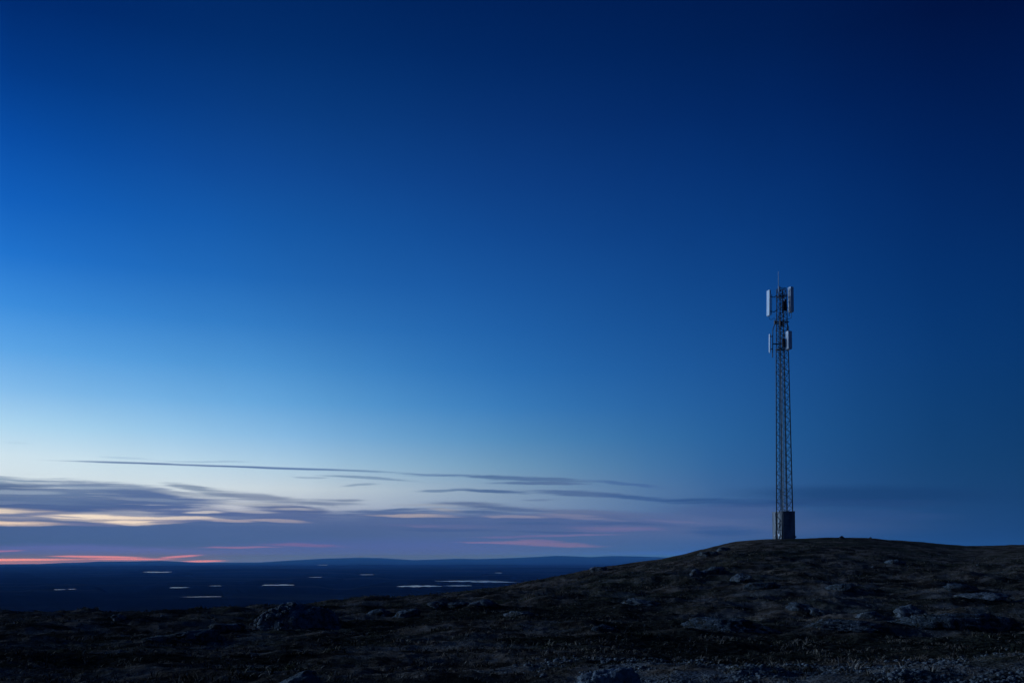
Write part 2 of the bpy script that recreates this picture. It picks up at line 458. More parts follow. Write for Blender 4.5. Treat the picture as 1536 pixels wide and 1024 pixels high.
# ------------------------------------------------------------------ the ground, one sheet to the horizon
def build_ground():
    rr = np.concatenate([np.exp(np.linspace(math.log(2.6), math.log(9.5), 40))[:-1],
                         np.exp(np.linspace(math.log(9.5), math.log(140), 620))[:-1],
                         np.exp(np.linspace(math.log(140), math.log(1500), 90))[:-1],
                         np.exp(np.linspace(math.log(1500), math.log(50000), 330))])
    A0 = math.radians(38)
    az = np.concatenate([np.linspace(-math.pi, -A0, 90)[:-1], np.linspace(-A0, A0, 1250), np.linspace(A0, math.pi, 90)[1:]])
    R, A = np.meshgrid(rr, az, indexing='ij')
    X = R * np.sin(A); Y = R * np.cos(A)
    Z = np.zeros_like(X)
    step = 60
    for k in range(0, len(rr), step):
        Z[k:k + step] = height(X[k:k + step], Y[k:k + step])
    nr, na = X.shape
    verts = np.stack([X, Y, Z], -1).reshape(-1, 3)
    idx = np.arange(nr * na).reshape(nr, na)
    q = np.stack([idx[:-1, :-1], idx[:-1, 1:], idx[1:, 1:], idx[1:, :-1]], -1).reshape(-1, 4)[:, ::-1]
    c = len(verts)
    verts = np.vstack([verts, [[0, 0, -1.7]]])
    t = np.stack([np.full(na - 1, c), idx[0, 1:], idx[0, :-1]], -1)[:, ::-1]
    me = np_mesh('ground', verts, q, t, True, M['ground'])
    # ground tones: shade of the hollows painted in as dark bands, random mossy patches, pale lichen and gravel on the knoll and the ribs
    fx, fy = verts[:, 0], verts[:, 1]
    fr = np.hypot(fx, fy); fa = np.arctan2(fx, fy)
    wob = 0.5 * fbm(fx / 6.0, fy / 4.0, 201, 3)
    lr_ = np.log(np.maximum(fr, 1)) + 0.16 * wob
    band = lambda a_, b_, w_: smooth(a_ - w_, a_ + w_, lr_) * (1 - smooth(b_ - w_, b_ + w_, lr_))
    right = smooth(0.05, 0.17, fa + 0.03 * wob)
    moss_and_dark = band(math.log(17.0), math.log(31.0), 0.10) * right * 0.9  # shade of the right-hand hollow, painted into the ground colour
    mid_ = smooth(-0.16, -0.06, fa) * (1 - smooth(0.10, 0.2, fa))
    moss_and_dark = np.maximum(moss_and_dark, band(math.log(37.0), math.log(52.0), 0.10) * mid_ * 0.8)
    moss_and_dark = np.maximum(moss_and_dark, 0.85 * smooth(0.10, 0.5, fbm(fx / 5.5 + 7, fy / 3.2, 211, 3)) * (1 - smooth(60, 110, fr)))
    pale = (1 - smooth(15.0, 16.3, fr)) * smooth(0.04, 0.12, fa) * smooth(-0.35, 0.25, fbm(fx / 1.5, fy / 1.0, 221, 3))
    pale = np.maximum(pale, 0.55 * band(math.log(46.0), math.log(58.0), 0.08) * smooth(0.08, 0.14, fa) * smooth(-0.2, 0.3, fbm(fx / 4.0, fy / 3.0, 231, 3)))
    pale = np.maximum(pale, 0.5 * smooth(0.15, 0.5, fbm(fx / 2.6 + 3, fy / 1.6, 241, 3)) * (1 - smooth(50, 100, fr)))
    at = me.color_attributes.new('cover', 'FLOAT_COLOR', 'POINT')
    at.data.foreach_set('color', np.stack([moss_and_dark, pale * (1 - 0.6 * moss_and_dark), np.zeros_like(moss_and_dark), np.ones_like(moss_and_dark)], -1).astype(np.float32).ravel())
    o = link('ground', me); o['kind'] = 'structure'
    return o
build_ground()

# ------------------------------------------------------------------ lakes on the lowland
for k, (X, Y, r, hw, hd, sd) in enumerate(lake_geo):
    u = np.array([Y / r, -X / r]); w = np.array([X / r, Y / r])
    n = 96
    th = np.linspace(0, 2 * math.pi, n, endpoint=False)
    q = 1 + 0.75 * fbm(np.cos(th) * 2.1 + sd * 9, np.sin(th) * 2.1, 70 + sd, 4, 0.65)
    sk = 0.55 * np.sin(th * 2 + sd * 1.7) * np.abs(np.cos(th))
    a = np.cos(th) * hw
    bb = np.sin(th) * np.abs(np.sin(th)) ** 0.35 * hd * np.clip(q, 0.25, 2) + sk * hd * 0.6
    px = X + u[0] * a + w[0] * bb; py = Y + u[1] * a + w[1] * bb
    z = LOW - r * r / (2 * RE) + 0.9
    bm = bmesh.new()
    rim = [bm.verts.new((px[i], py[i], z)) for i in range(n)]
    low = [bm.verts.new((px[i], py[i], z - 3)) for i in range(n)]
    bm.faces.new(rim)
    for i in range(n): bm.faces.new((rim[i], rim[(i + 1) % n], low[(i + 1) % n], low[i]))
    bmesh.ops.triangulate(bm, faces=[f for f in bm.faces if len(f.verts) > 4])
    o = obj('lake', bm, M['water']); o['kind'] = 'structure'

# ------------------------------------------------------------------ the mast
VIEW = math.atan2(MAST_X, MAST_Y)
TH = math.radians(27) - VIEW
E1 = Vector((math.cos(TH), math.sin(TH), 0))          # along the right face, away from the front leg
E2 = Vector((-math.sin(TH), math.cos(TH), 0))         # along the left face
PXM = MAST_D / F                                      # metres per photo row at the mast
def row_z(y):                                         # height above the mast's foot of a row at the mast
    d = ray(1173.3, y); return d[2] / d[1] * MAST_D - MAST_Z
mast = bpy.data.objects.new('lattice_mast', None); C.objects.link(mast)
mast.location = (MAST_X, MAST_Y, MAST_Z - 0.02)
mast.empty_display_size = 1.0
tag(mast, 'tall slim steel lattice telecom mast with white panel antennas on the hilltop', 'mast')
H_TOP = row_z(428)
SEC = [(0.0, 1.27), (row_z(530), 0.94), (H_TOP, 0.70)]
CX = SEC[0][1] / 2
def side(z):
    return float(np.interp(z, [s[0] for s in SEC], [s[1] for s in SEC]))
def corner(k, z):
    s = side(z); c = CX
    a, b_ = [(-1, -1), (1, -1), (1, 1), (-1, 1)][k]
    p = E1 * (c + a * s / 2) + E2 * (c + b_ * s / 2)
    return Vector((p.x, p.y, z))
tops = [row_z(427.5), row_z(430), row_z(431), row_z(430)]
for k in range(4):
    bm = bmesh.new()
    tube(bm, [corner(k, -0.5), corner(k, SEC[1][0]), corner(k, tops[k])], 0.062, 8, 0.046)
    for z in np.arange(4.4, tops[k] - 1, 4.4):
        tube(bm, [corner(k, z - 0.03), corner(k, z + 0.03)], 0.10, 8)          # flange of each section
    obj('leg', bm, M['leg'], mast, True)
rows = [0.15]
while rows[-1] < H_TOP - 0.9:
    rows.append(rows[-1] + max(0.50, side(rows[-1]) * 0.62))
rows.append(H_TOP - 0.12)
for k in range(4):
    bm = bmesh.new()
    k2 = (k + 1) % 4
    for i in range(len(rows) - 1):
        a, b_ = rows[i], rows[i + 1]
        if k in (0, 2):
            tube(bm, [corner(k, a), corner(k2, b_)], 0.022, 4)
            tube(bm, [corner(k2, a), corner(k, b_)], 0.022, 4)
        else:
            if i % 2: tube(bm, [corner(k, a), corner(k2, b_)], 0.029, 4)
            else: tube(bm, [corner(k2, a), corner(k, b_)], 0.034, 4)
        if i in (0, len(rows) - 2): tube(bm, [corner(k, b_), corner(k2, b_)], 0.024, 4)
    obj('lattice_bracing', bm, M['dark_steel'], mast)

def MP(px, y, depth=0.0):
    """local point of the mast seen at a pixel, at a depth offset from the front leg (metres, + away)"""
    d = ray(px, y); d = d / d[1] * (MAST_D + depth)
    return Vector((d[0] - MAST_X, d[1] - MAST_Y, d[2] - MAST_Z + 0.02))

# ladder and cable run inside the lattice
def inner(a, b_, z):
    s = side(z); p = E1 * (CX + a * s / 2) + E2 * (CX + b_ * s / 2)
    return Vector((p.x, p.y, z))
bm = bmesh.new()
zs = np.linspace(0.1, row_z(440), 12)
for a in (-0.62, 0.02):
    tube(bm, [inner(a, -0.55, z) for z in zs], 0.022, 5)
for z in np.arange(0.4, row_z(440), 0.3):
    tube(bm, [inner(-0.62, -0.55, z), inner(0.02, -0.55, z)], 0.013, 4)
obj('ladder', bm, M['steel'], mast)
bm = bmesh.new()
zs = np.linspace(0.2, row_z(470), 30)
for j in range(5):
    tube(bm, [inner(-0.93 + 0.075 * j, -0.25 + 0.12 * j, z) + Vector((0.01 * math.sin(z * 2.1 + j), 0, 0)) for z in zs], 0.024, 5)
run = obj('cable_run', bm, M['cable'], mast, True)
bm = bmesh.new()
zs = np.linspace(0.2, row_z(545), 16)
tube(bm, [inner(-0.55, -0.80, z) for z in zs], 0.032, 6)
obj('cable_cover', bm, M['cable_pale'], mast, True)

# panel antennas. x0 x1 y0 y1: outline in the photo; yaw: where the flat face looks; depth: metres beyond the front leg
def panel(x0, x1, y0, y1, face_yaw, depth, tilt, w, t):
    top = MP((x0 + x1) / 2, y0, depth); bot = MP((x0 + x1) / 2, y1, depth)
    L = (top - bot).length
    bm = bmesh.new()
    nseg = 9
    prof = []
    rc = min(0.05, t * 0.3)
    for cx_, cy_, a0_ in ((-w / 2 + rc, -t / 2 + rc, 180), (w / 2 - rc, -t / 2 + rc, 270), (w / 2 - 0.02, t / 2 - 0.02, 0), (-w / 2 + 0.02, t / 2 - 0.02, 90)):
        r_ = rc if cy_ < 0 else 0.02
        for i in range(5):
            a_ = math.radians(a0_ + 90 * i / 4)
            prof.append((cx_ + r_ * math.cos(a_), cy_ + r_ * math.sin(a_)))
    rings = []
    for zz, sc in ((-L / 2, 0.86), (-L / 2 + 0.05, 1.0), (0, 1.0), (L / 2 - 0.05, 1.0), (L / 2, 0.86)):
        rings.append([bm.verts.new((x * sc, y * sc, zz)) for x, y in prof])
    n = len(prof)
    for i in range(len(rings) - 1):
        for k in range(n): bm.faces.new((rings[i][k], rings[i][(k + 1) % n], rings[i + 1][(k + 1) % n], rings[i + 1][k]))
    bm.faces.new(rings[0]); bm.faces.new(rings[-1])
    for cx_ in (-0.3, 0.0, 0.3):
        tube(bm, [(cx_ * w, 0, -L / 2 + 0.01), (cx_ * w, 0, -L / 2 - 0.10)], 0.022, 6)
    o = obj('panel_antenna', bm, M['panel'], mast)
    o.rotation_euler = (tilt, 0, face_yaw - VIEW)
    o.location = (top + bot) / 2
    return o, L

def sub(name, bm, material, parent):
    """a sub-part given in the mast's coordinates, hung under a part"""
    o = obj(name, bm, material, parent)
    o.matrix_parent_inverse = Matrix.LocRotScale(parent.location, parent.rotation_euler, None).inverted()
    return o

def seg(name, pts, r, material, parent, n=6):
    bm = bmesh.new(); tube(bm, pts, r, n); return sub(name, bm, material, parent)

# upper left: faces left and a little towards the camera
p1, L1 = panel(1149.6, 1156.2, 435.2, 473.5, math.radians(-50), 0.25, math.radians(-1.5), 0.50, 0.17)
seg('mounting_pipe', [MP(1157.6, 441, 0.35), MP(1157.4, 472, 0.35)], 0.035, M['steel'], p1)
for y in (445, 467):
    bm = bmesh.new()
    tube(bm, [MP(1154.5, y, 0.3), MP(1158, y, 0.35)], 0.05, 5)
    tube(bm, [MP(1157.5, y, 0.35), MP(1161, y + 0.8, 0.4), MP(1165.5, y - 2.2, 0.45)], 0.045, 5)
    sub('bracket', bm, M['dark_steel'], p1)
seg('feeder_cable', [MP(1153.6, 474, 0.3), MP(1154, 478, 0.3), MP(1157, 479.5, 0.35), MP(1161, 477, 0.4), MP(1166, 481, 0.5)], 0.02, M['cable'], p1, 5)
# upper right
p2, L2 = panel(1181.6, 1190.8, 430.6, 468.2, math.radians(-52), 0.5, math.radians(0.0), 0.50, 0.38)
seg('mounting_pipe', [MP(1183.8, 433, 0.95), MP(1183.8, 474, 0.95)], 0.035, M['steel'], p2)
for y in (441.5, 461):
    bm = bmesh.new()
    tube(bm, [MP(1184.5, y, 0.6), MP(1183.8, y, 0.95)], 0.05, 5)
    tube(bm, [MP(1183.8, y, 0.95), MP(1176, y + 0.4, 0.8), MP(1171, y - 0.6, 0.6)], 0.042, 5)
    sub('bracket', bm, M['dark_steel'], p2)
seg('feeder_cable', [MP(1187.2, 468.5, 0.5), MP(1187.4, 474, 0.5), MP(1186.6, 477, 0.5), MP(1182, 478.3, 0.5), MP(1176, 480, 0.5)], 0.026, M['steel'], p2, 5)
# lower left: nearly edge-on
p3, L3 = panel(1153.0, 1156.0, 500.8, 528.0, math.radians(-70), 0.35, math.radians(-0.8), 0.32, 0.10)
seg('mounting_pipe', [MP(1162.4, 480, 0.4), MP(1161.6, 487, 0.4), MP(1159.2, 494.5, 0.4), MP(1158.8, 536, 0.4)], 0.052, M['steel'], p3)
for y in (504.6, 523.5):
    seg('bracket', [MP(1155.0, y, 0.35), MP(1159, y, 0.4)], 0.05, M['dark_steel'], p3)
seg('standoff_arm', [MP(1158.8, 515.5, 0.4), MP(1168, 515.9, 0.5)], 0.065, M['dark_steel'], p3)
seg('standoff_arm', [MP(1161.9, 483.0, 0.4), MP(1166, 482.5, 0.5)], 0.06, M['dark_steel'], p3)
# lower right
p4, L4 = panel(1178.4, 1188.0, 496.8, 523.8, math.radians(-57), -0.15, math.radians(0.0), 0.52, 0.46)
seg('mounting_pipe', [MP(1182.2, 488, 0.3), MP(1182.2, 527, 0.3)], 0.035, M['steel'], p4)
for y in (503, 518):
    bm = bmesh.new()
    tube(bm, [MP(1182, y, -0.1), MP(1182.2, y, 0.3)], 0.05, 5)
    tube(bm, [MP(1182.2, y, 0.3), MP(1176, y - 0.5, 0.4)], 0.045, 5)
    sub('bracket', bm, M['dark_steel'], p4)
seg('feeder_cable', [MP(1180.2, 483, 0.5), MP(1182.2, 488, 0.3), MP(1183.3, 491, 0.1), MP(1183.5, 497.5, -0.1)], 0.024, M['cable'], p4, 5)

def radio(px, y0, y1, w, t, depth):
    a = MP(px, y0, depth); b_ = MP(px, y1, depth)
    bm = bmesh.new()
    box(bm, (a + b_) / 2, (w, t, (a - b_).length), Matrix.Rotation(TH, 3, 'Z'), 0.02)
    for i in range(5):                               # cooling fins
        box(bm, (a + b_) / 2 + E1 * ((i - 2) * w * 0.19) - E2 * (t * 0.5 + 0.02), (0.012, 0.05, (a - b_).length * 0.86), Matrix.Rotation(TH, 3, 'Z'))
    return obj('radio_unit', bm, M['radio'], mast)
radio(1175.6, 451.5, 465.5, 0.30, 0.16, 0.05)
radio(1171.3, 481.0, 489.0, 0.30, 0.16, -0.05)
radio(1175.4, 507.5, 521.0, 0.34, 0.20, 0.02)
radio(1162.3, 480.8, 486.5, 0.16, 0.14, 0.35)
radio(1177.6, 449.0, 466.0, 0.18, 0.16, 0.50)

def frame_ring(z, grow, r):
    bm = bmesh.new()
    pts = []
    for k in range(4):
        c = corner(k, z); m_ = inner(0, 0, z)
        pts.append(m_ + (c - m_) * grow)
    for k in range(4): tube(bm, [pts[k], pts[(k + 1) % 4]], r, 5)
    tube(bm, [pts[0], pts[2]], r * 0.8, 5); tube(bm, [pts[1], pts[3]], r * 0.8, 5)
    return obj('support_frame', bm, M['dark_steel'], mast)
frame_ring(row_z(481), 1.30, 0.04)
frame_ring(row_z(521.5), 1.10, 0.045)
frame_ring(row_z(442), 1.15, 0.04)
bm = bmesh.new()
tube(bm, [MP(1168.0, 447, 0.15), MP(1167.8, 429, 0.15)], 0.05, 6)
tube(bm, [MP(1167.8, 429.2, 0.15), MP(1167.6, 407.0, 0.15)], 0.034, 6, 0.022)
obj('whip_antenna', bm, M['panel'], mast, True)
bm = bmesh.new()
tube(bm, [MP(1173.6, 470, 0.0), MP(1173.4, 434, 0.0)], 0.04, 6)
obj('mounting_pipe', bm, M['steel'], mast, True)
# footings
for k in range(4):
    if k in (1, 2): continue
    bm = bmesh.new(); c = corner(k, 0)
    box(bm, (c.x, c.y, -0.12), (0.34, 0.34, 0.42), Matrix.Rotation(TH, 3, 'Z'), 0.02)
    obj('footing', bm, M['concrete'], mast)

# ------------------------------------------------------------------ equipment cabinet at the mast's foot
CABH = row_z(766.0)
cab = bpy.data.objects.new('equipment_cabinet', None); C.objects.link(cab)
cab.location = (MAST_X, MAST_Y, MAST_Z - 0.02)
tag(cab, 'dark weathered sheet metal equipment cabinet at the foot of the lattice mast', 'cabinet')
RZ = Matrix.Rotation(TH, 3, 'Z')
def cbox(bm, a0, a1, b0, b1, z0, z1, bevel=0.0):
    c = E1 * ((a0 + a1) / 2) + E2 * ((b0 + b1) / 2)
    box(bm, (c.x, c.y, (z0 + z1) / 2), (a1 - a0, b1 - b0, z1 - z0), RZ, bevel)
A0c, A1c, B0c, B1c = 0.09, 1.44, -0.10, 2.30
bm = bmesh.new(); cbox(bm, A0c, A1c, B0c, B1c, -0.30, CABH - 0.05, 0.015); obj('casing', bm, M['cabinet'], cab)
bm = bmesh.new(); cbox(bm, A0c - 0.03, A1c + 0.03, B0c - 0.03, B1c + 0.03, CABH - 0.05, CABH + 0.01, 0.01); obj('roof', bm, M['cabinet'], cab)
bm = bmesh.new()
cbox(bm, A0c + 0.12, A1c - 0.12, B0c - 0.03, B0c - 0.002, 0.18, CABH - 0.2, 0.008)
door = obj('door', bm, M['cabinet'], cab)
bm = bmesh.new(); cbox(bm, A1c - 0.27, A1c - 0.23, B0c - 0.075, B0c - 0.032, 1.15, 1.40, 0.006); obj('handle', bm, M['steel'], door)
for z in (0.5, 1.5, 2.4):
    bm = bmesh.new(); cbox(bm, A0c + 0.10, A0c + 0.16, B0c - 0.05, B0c - 0.031, z - 0.06, z + 0.06)
    obj('hinge', bm, M['steel'], door)
# pale edge strips, conduit and cable loops on the left face
bm = bmesh.new(); cbox(bm, A0c - 0.022, A0c - 0.002, B0c + 0.02, B0c + 0.10, -0.2, CABH - 0.08); obj('edge_strip', bm, M['cabinet_trim'], cab)
bm = bmesh.new(); cbox(bm, A0c - 0.022, A0c - 0.002, B1c - 0.09, B1c - 0.03, -0.2, CABH - 0.08); obj('edge_strip', bm, M['cabinet'], cab)
def LF(b_, z, off=0.05):
    p = E1 * (A0c - off) + E2 * b_
    return Vector((p.x, p.y, z))
bm = bmesh.new(); tube(bm, [LF(1.52, -0.2), LF(1.52, CABH - 0.1)], 0.045, 6); tube(bm, [LF(1.52, 0.28), LF(1.52, 0.52)], 0.13, 8)
obj('conduit', bm, M['cabinet_trim'], cab, True)
bm = bmesh.new()
tube(bm, [LF(0.55, 1.95), LF(0.85, 1.72), LF(1.0, 1.62)], 0.055, 6)
tube(bm, [LF(0.62, 1.85), LF(0.60, 1.55), LF(0.78, 1.20), LF(0.86, 0.75), LF(0.80, 0.40), LF(0.45, 0.32)], 0.05, 6)
tube(bm, [LF(0.95, 0.95), LF(0.92, 0.55), LF(0.72, 0.30), LF(0.70, -0.1)], 0.07, 6)
obj('cable_loop', bm, M['cabinet_trim'], cab, True)
bm = bmesh.new()
cbox(bm, A0c - 0.09, A0c - 0.002, 0.50, 0.95, 0.36, 0.62, 0.01)
obj('junction_box', bm, M['cabinet_trim'], cab)
bm = bmesh.new(); cbox(bm, A1c + 0.002, A1c + 0.13, B0c + 0.04, B0c + 0.24, 0.16, 0.34, 0.01); obj('socket_box', bm, M['cabinet'], cab)

# ------------------------------------------------------------------ rocks
_ico = {}
def ico(sub_):
    if sub_ not in _ico:
        bm = bmesh.new(); bmesh.ops.create_icosphere(bm, subdivisions=sub_, radius=1.0)
        v = np.array([x.co[:] for x in bm.verts]); f = np.array([[x.index for x in p.verts] for p in bm.faces]); bm.free()
        _ico[sub_] = (v, f)
    return _ico[sub_]

def rock_mesh(name, seed, size, sub_=4, facets=14, rough=0.07, material=None, lump=0.20, cmin=0.62):
    rg = np.random.default_rng(seed)
    d, f = ico(sub_)
    d = d / np.linalg.norm(d, axis=1, keepdims=True)
    nrm = rg.normal(size=(facets, 3)); nrm /= np.linalg.norm(nrm, axis=1, keepdims=True)
    cc = rg.uniform(cmin, 0.98, facets)
    q = np.clip(d @ nrm.T, 0.08, None)
    r = np.minimum((cc / q).min(1), 1.15)
    big = vnoise3(d * 1.9 + seed, seed) + 0.5 * vnoise3(d * 3.9 + seed, seed + 2)
    r = r * (1 + lump * big)
    rid = 1 - np.abs(vnoise3(d * np.array([4.2, 4.2, 7.0]) + seed * 3, seed + 5))
    rid2 = 1 - np.abs(vnoise3(d * np.array([9.5, 9.5, 15.0]) + seed * 2, seed + 6))
    r = r + rough * 1.9 * (rid - 0.6) + rough * 1.0 * (rid2 - 0.6) + rough * 0.5 * vnoise3(d * 19 + seed, seed + 9)
    if sub_ >= 4: r = r + rough * 0.35 * vnoise3(d * 41, seed + 13)
    v = d * r[:, None] * np.asarray(size)[None, :]
    return np_mesh(name, v, None, f, sub_ >= 4, material)

PEB = []
def boulder(px, ybase, w_px, h_px, label, material='rock', seed=None, name='boulder', cat='boulder', group=None, sub_=4, facets=14, flat=1.0, rough=0.07, sink=0.75, lump=0.20, cmin=0.62):
    x, y, z, r = hit(px, ybase)
    s = r / F
    w = w_px * s; h = h_px * s * 0.84
    me = rock_mesh(name, seed or (int(px) * 7 + int(ybase)), (w / 2 / 0.85, w / 2 * 0.75 * flat, h * (1 + sink) / 2 / 0.85), sub_, facets, rough, M[material], lump, cmin)
    o = link(name, me)
    rg = random.Random(int(px * 3 + ybase))
    dd = math.hypot(x, y)
    yy = w / 2 * 0.55 * flat
    zc = float(height([x + x / dd * yy], [y + y / dd * yy])[0])
    o.location = (x + x / dd * yy, y + y / dd * yy, max(zc, z) + h * (1 + sink) / 2 - h * sink)
    o.rotation_euler = (rg.uniform(-0.10, 0.10), rg.uniform(-0.10, 0.10), rg.uniform(-0.4, 0.4) - math.atan2(x, y))
    tag(o, label, cat, group)
    return o

def mound_mesh(seed, rx, ry, h):
    na, nr = 260, 110
    th = np.linspace(0, 2 * math.pi, na, endpoint=False); rho = np.linspace(0.0, 1.0, nr + 1)[1:] ** 0.8
    R_, T_ = np.meshgrid(rho, th, indexing='ij')
    edge = 1 + 0.16 * fbm(np.cos(T_) * 1.6 + seed, np.sin(T_) * 1.6, 301, 3)
    x = R_ * np.cos(T_) * rx * edge; y = R_ * np.sin(T_) * ry * edge
    dome = np.clip(1 - R_ ** 2, 0, 1) ** 0.75
    skew = 1 + 0.18 * np.cos(T_) * R_
    z = h * dome * skew
    k = smooth(0.0, 0.3, dome)
    z = z + k * (0.16 * h * fbm(x / 0.9, y / 0.7, 311, 3) + 0.13 * h * (0.5 - np.abs(fbm(x / 0.42, y / 0.42, 321, 3))) + 0.05 * h * (0.5 - np.abs(fbm(x / 0.15, y / 0.15, 331, 2))))
    z = z - 0.25 * (1 - k)
    v = np.stack([x, y, z], -1).reshape(-1, 3)
    idx = np.arange(nr * na).reshape(nr, na); nxt = np.roll(idx, -1, 1)
    q = np.stack([idx[:-1], idx[1:], nxt[1:], nxt[:-1]], -1).reshape(-1, 4)
    c = len(v); v = np.vstack([v, [[0, 0, h * 1.02]]])
    t = np.stack([np.full(na, c), idx[0], nxt[0]], -1)
    return np_mesh('rock_mound', v, q, t, True, M['mound'])
mx, my, mz, mr = hit(448, 941)
mound = link('rock_mound', mound_mesh(4, 60 * mr / F, 42 * mr / F, 26 * mr / F))
md = math.hypot(mx, my); off_ = 30 * mr / F
mound.location = (mx + mx / md * off_, my + my / md * off_, min(float(height([mx + mx / md * off_], [my + my / md * off_])[0]), mz + 0.1))
mound.rotation_euler = (0, 0, -math.atan2(mx, my))
tag(mound, 'large dark rocky mound with rubble down its flank, left of the lakes', 'rock')
boulder(284, 964, 98, 14, 'broad low dark outcrop in the heath between the big mound and the left edge', 'rock', 21, 'rock_outcrop', 'rock', sub_=5, facets=20, rough=0.09)
boulder(343, 948, 42, 11, 'small peaked dark outcrop just left of the big mound', 'rock', 33, 'rock_outcrop', 'rock')
boulder(450, 1032, 60, 20, 'dark boulder cut by the bottom edge below the big mound', 'rock', 41)
boulder(908, 1038, 84, 38, 'large blue grey boulder in the foreground at the bottom edge of the heath', 'rock_bare', 52, sub_=5, facets=18, rough=0.10, flat=0.9)
boulder(1082, 944, 130, 20, 'wide blue grey outcrop with steep face below the left end of the hill', 'rock_blue', 63, 'rock_outcrop', 'rock', sub_=5, facets=22, rough=0.09, lump=0.12, sink=1.1, flat=0.8)
boulder(1046, 864, 24, 9, 'pale boulder on the left slope of the hill below the mast', 'rock_pale', 71)
boulder(1112, 873, 30, 10, 'flat pale slab of rock on the hillside, straight downhill from the mast', 'rock_pale', 72)
boulder(1072, 861, 34, 9, 'long low grey rock beside the pale boulder on the left slope', 'rock_blue', 74)
boulder(1140, 882, 36, 10, 'low dark rock to the right of the flat pale slab', 'rock_blue', 75)
boulder(1228, 924, 26, 10, 'small pointed grey boulder on the shelf below the hill', 'rock_pale', 81)
boulder(1302, 926, 36, 10, 'rounded grey boulder midway along the rocky shelf', 'rock_pale', 82)
boulder(1367, 928, 40, 14, 'tall pale boulder at the left end of the dark rock ledge', 'rock_pale', 83)
boulder(1432, 944, 144, 19, 'long dark rock ledge on the right below the hill', 'rock_blue', 84, 'rock_ledge', 'rock', sub_=5, facets=24, rough=0.09, lump=0.12, sink=1.1, flat=0.6)
boulder(1265, 948, 116, 13, 'long low dark outcrop under the small grey boulders', 'rock', 85, 'rock_outcrop', 'rock', sub_=5, facets=22, rough=0.09, lump=0.12, sink=1.1, flat=0.7)
boulder(1344, 846, 22, 6, 'small pale stone high on the right side of the hill', 'rock_pale', 91)
boulder(897, 856, 28, 7, 'flat rock on the skyline where the hill runs down to the lowland', 'rock_pale', 92)
boulder(572, 923, 38, 8, 'pale grey rock right of the big mound, left one of a pair', 'rock_blue', 93)
boulder(612, 925, 36, 9, 'grey rock right of the big mound, right one of a pair', 'rock_blue', 94)
boulder(690, 912, 46, 8, 'grey boulder under the largest lake, left of its twin', 'rock_blue', 95)
boulder(728, 909, 42, 8, 'grey boulder under the right end of the largest lake', 'rock_blue', 96)
boulder(655, 913, 28, 7, 'low dark stone left of the boulders under the largest lake', 'rock', 97)
boulder(782, 924, 38, 8, 'dark rock in the hollow at the foot of the slope', 'rock', 98)
boulder(906, 946, 36, 8, 'blunt dark stone in the middle of the foreground heath', 'rock_blue', 99)
boulder(962, 908, 60, 10, 'long pale rib of rock in the slope left of the wide outcrop', 'rock_pale', 101, 'rock_rib', 'rock')
boulder(1197, 916, 34, 9, 'flat grey stone between the wide outcrop and the pointed boulder', 'rock_blue', 102)
boulder(1262, 886, 36, 9, 'low grey rock halfway up the hill to the right of the mast', 'rock_blue', 103)
boulder(1478, 897, 56, 7, 'flat pale rock far right on the hillside', 'rock_pale', 104)
boulder(1440, 892, 36, 8, 'low grey rock beside the flat pale rock far right', 'rock_blue', 105)
boulder(178, 930, 20, 6, 'small pale stone at the edge of the plateau on the left', 'rock_pale', 106)
boulder(1263, 808, 6, 3.4, 'tiny dark stone on the hill crest right of the cabinet', 'rock', 107)
boulder(1306, 808, 4, 3.0, 'tiny upright stone on the hill crest farther right', 'rock', 108)
boulder(1085, 826, 20, 6, 'dark rock in the skyline left of the mast', 'rock', 109)
boulder(1062, 834, 28, 6, 'low rock on the hill shoulder under the skyline', 'rock', 110)

# rubble on the mound's left flank and scattered stones: copies of a few shapes
protos = [rock_mesh('stone', 300 + k, (1.0, 0.85, 0.75), 3, 11, 0.06, M['stone']) for k in range(7)]
def stone(x, y, z, s, label, group, rg):
    o = link('stone', protos[rg.randrange(len(protos))])
    o.location = (x, y, z); o.scale = (s, s * rg.uniform(0.7, 1.1), s * rg.uniform(0.6, 0.95))
    o.rotation_euler = (rg.uniform(-0.5, 0.5), rg.uniform(-0.5, 0.5), rg.uniform(0, 6.28))
    tag(o, label, 'stone', group)
rg = random.Random(5)
mound_v = np.array([v.co[:] for v in mound.data.vertices])
mw = np.array(Matrix.LocRotScale(mound.location, mound.rotation_euler, None))
mound_w = mound_v @ mw[:3, :3].T + mw[:3, 3]
bm_ = mound.location
cand = [p for p in mound_w if p[0] < bm_.x - 0.05 * 3 and p[1] < bm_.y + 0.3 and p[2] > float(height([p[0]], [p[1]])[0]) - 0.05]
rg.shuffle(cand)
for p in cand[:110]:
    s = rg.uniform(0.06, 0.15)
    stone(p[0], p[1], p[2] + s * 0.25, s, 'small grey stone in the rubble on the left flank of the big dark mound', 'rubble stones on the mound', rg)
for k in range(22):
    px = rg.uniform(372, 425); x, y, z, r = hit(px, rg.uniform(932, 947))
    s = rg.uniform(0.05, 0.14)
    stone(x, y, z + s * 0.3, s, 'small grey stone in the rubble on the left flank of the big dark mound', 'rubble stones on the mound', rg)
for k in range(46):
    px = rg.uniform(-60, 1600)
    lo = 1010 if px > 900 else 1018
    top = float(np.interp(px, [0, 400, 600, 768, 900, 1000, 1100, 1170, 1300, 1450, 1536], [930, 920, 902, 885, 858, 844, 820, 812, 812, 824, 823]))
    py = top + (lo - top) * rg.random() ** 1.3
    x, y, z, r = hit(px, py)
    s = r / F * rg.uniform(1.3, 3.2)
    stone(x, y, z + s * 0.2, s, 'small weathered stone half sunk in the dark heath', 'stones scattered over the heath', rg)

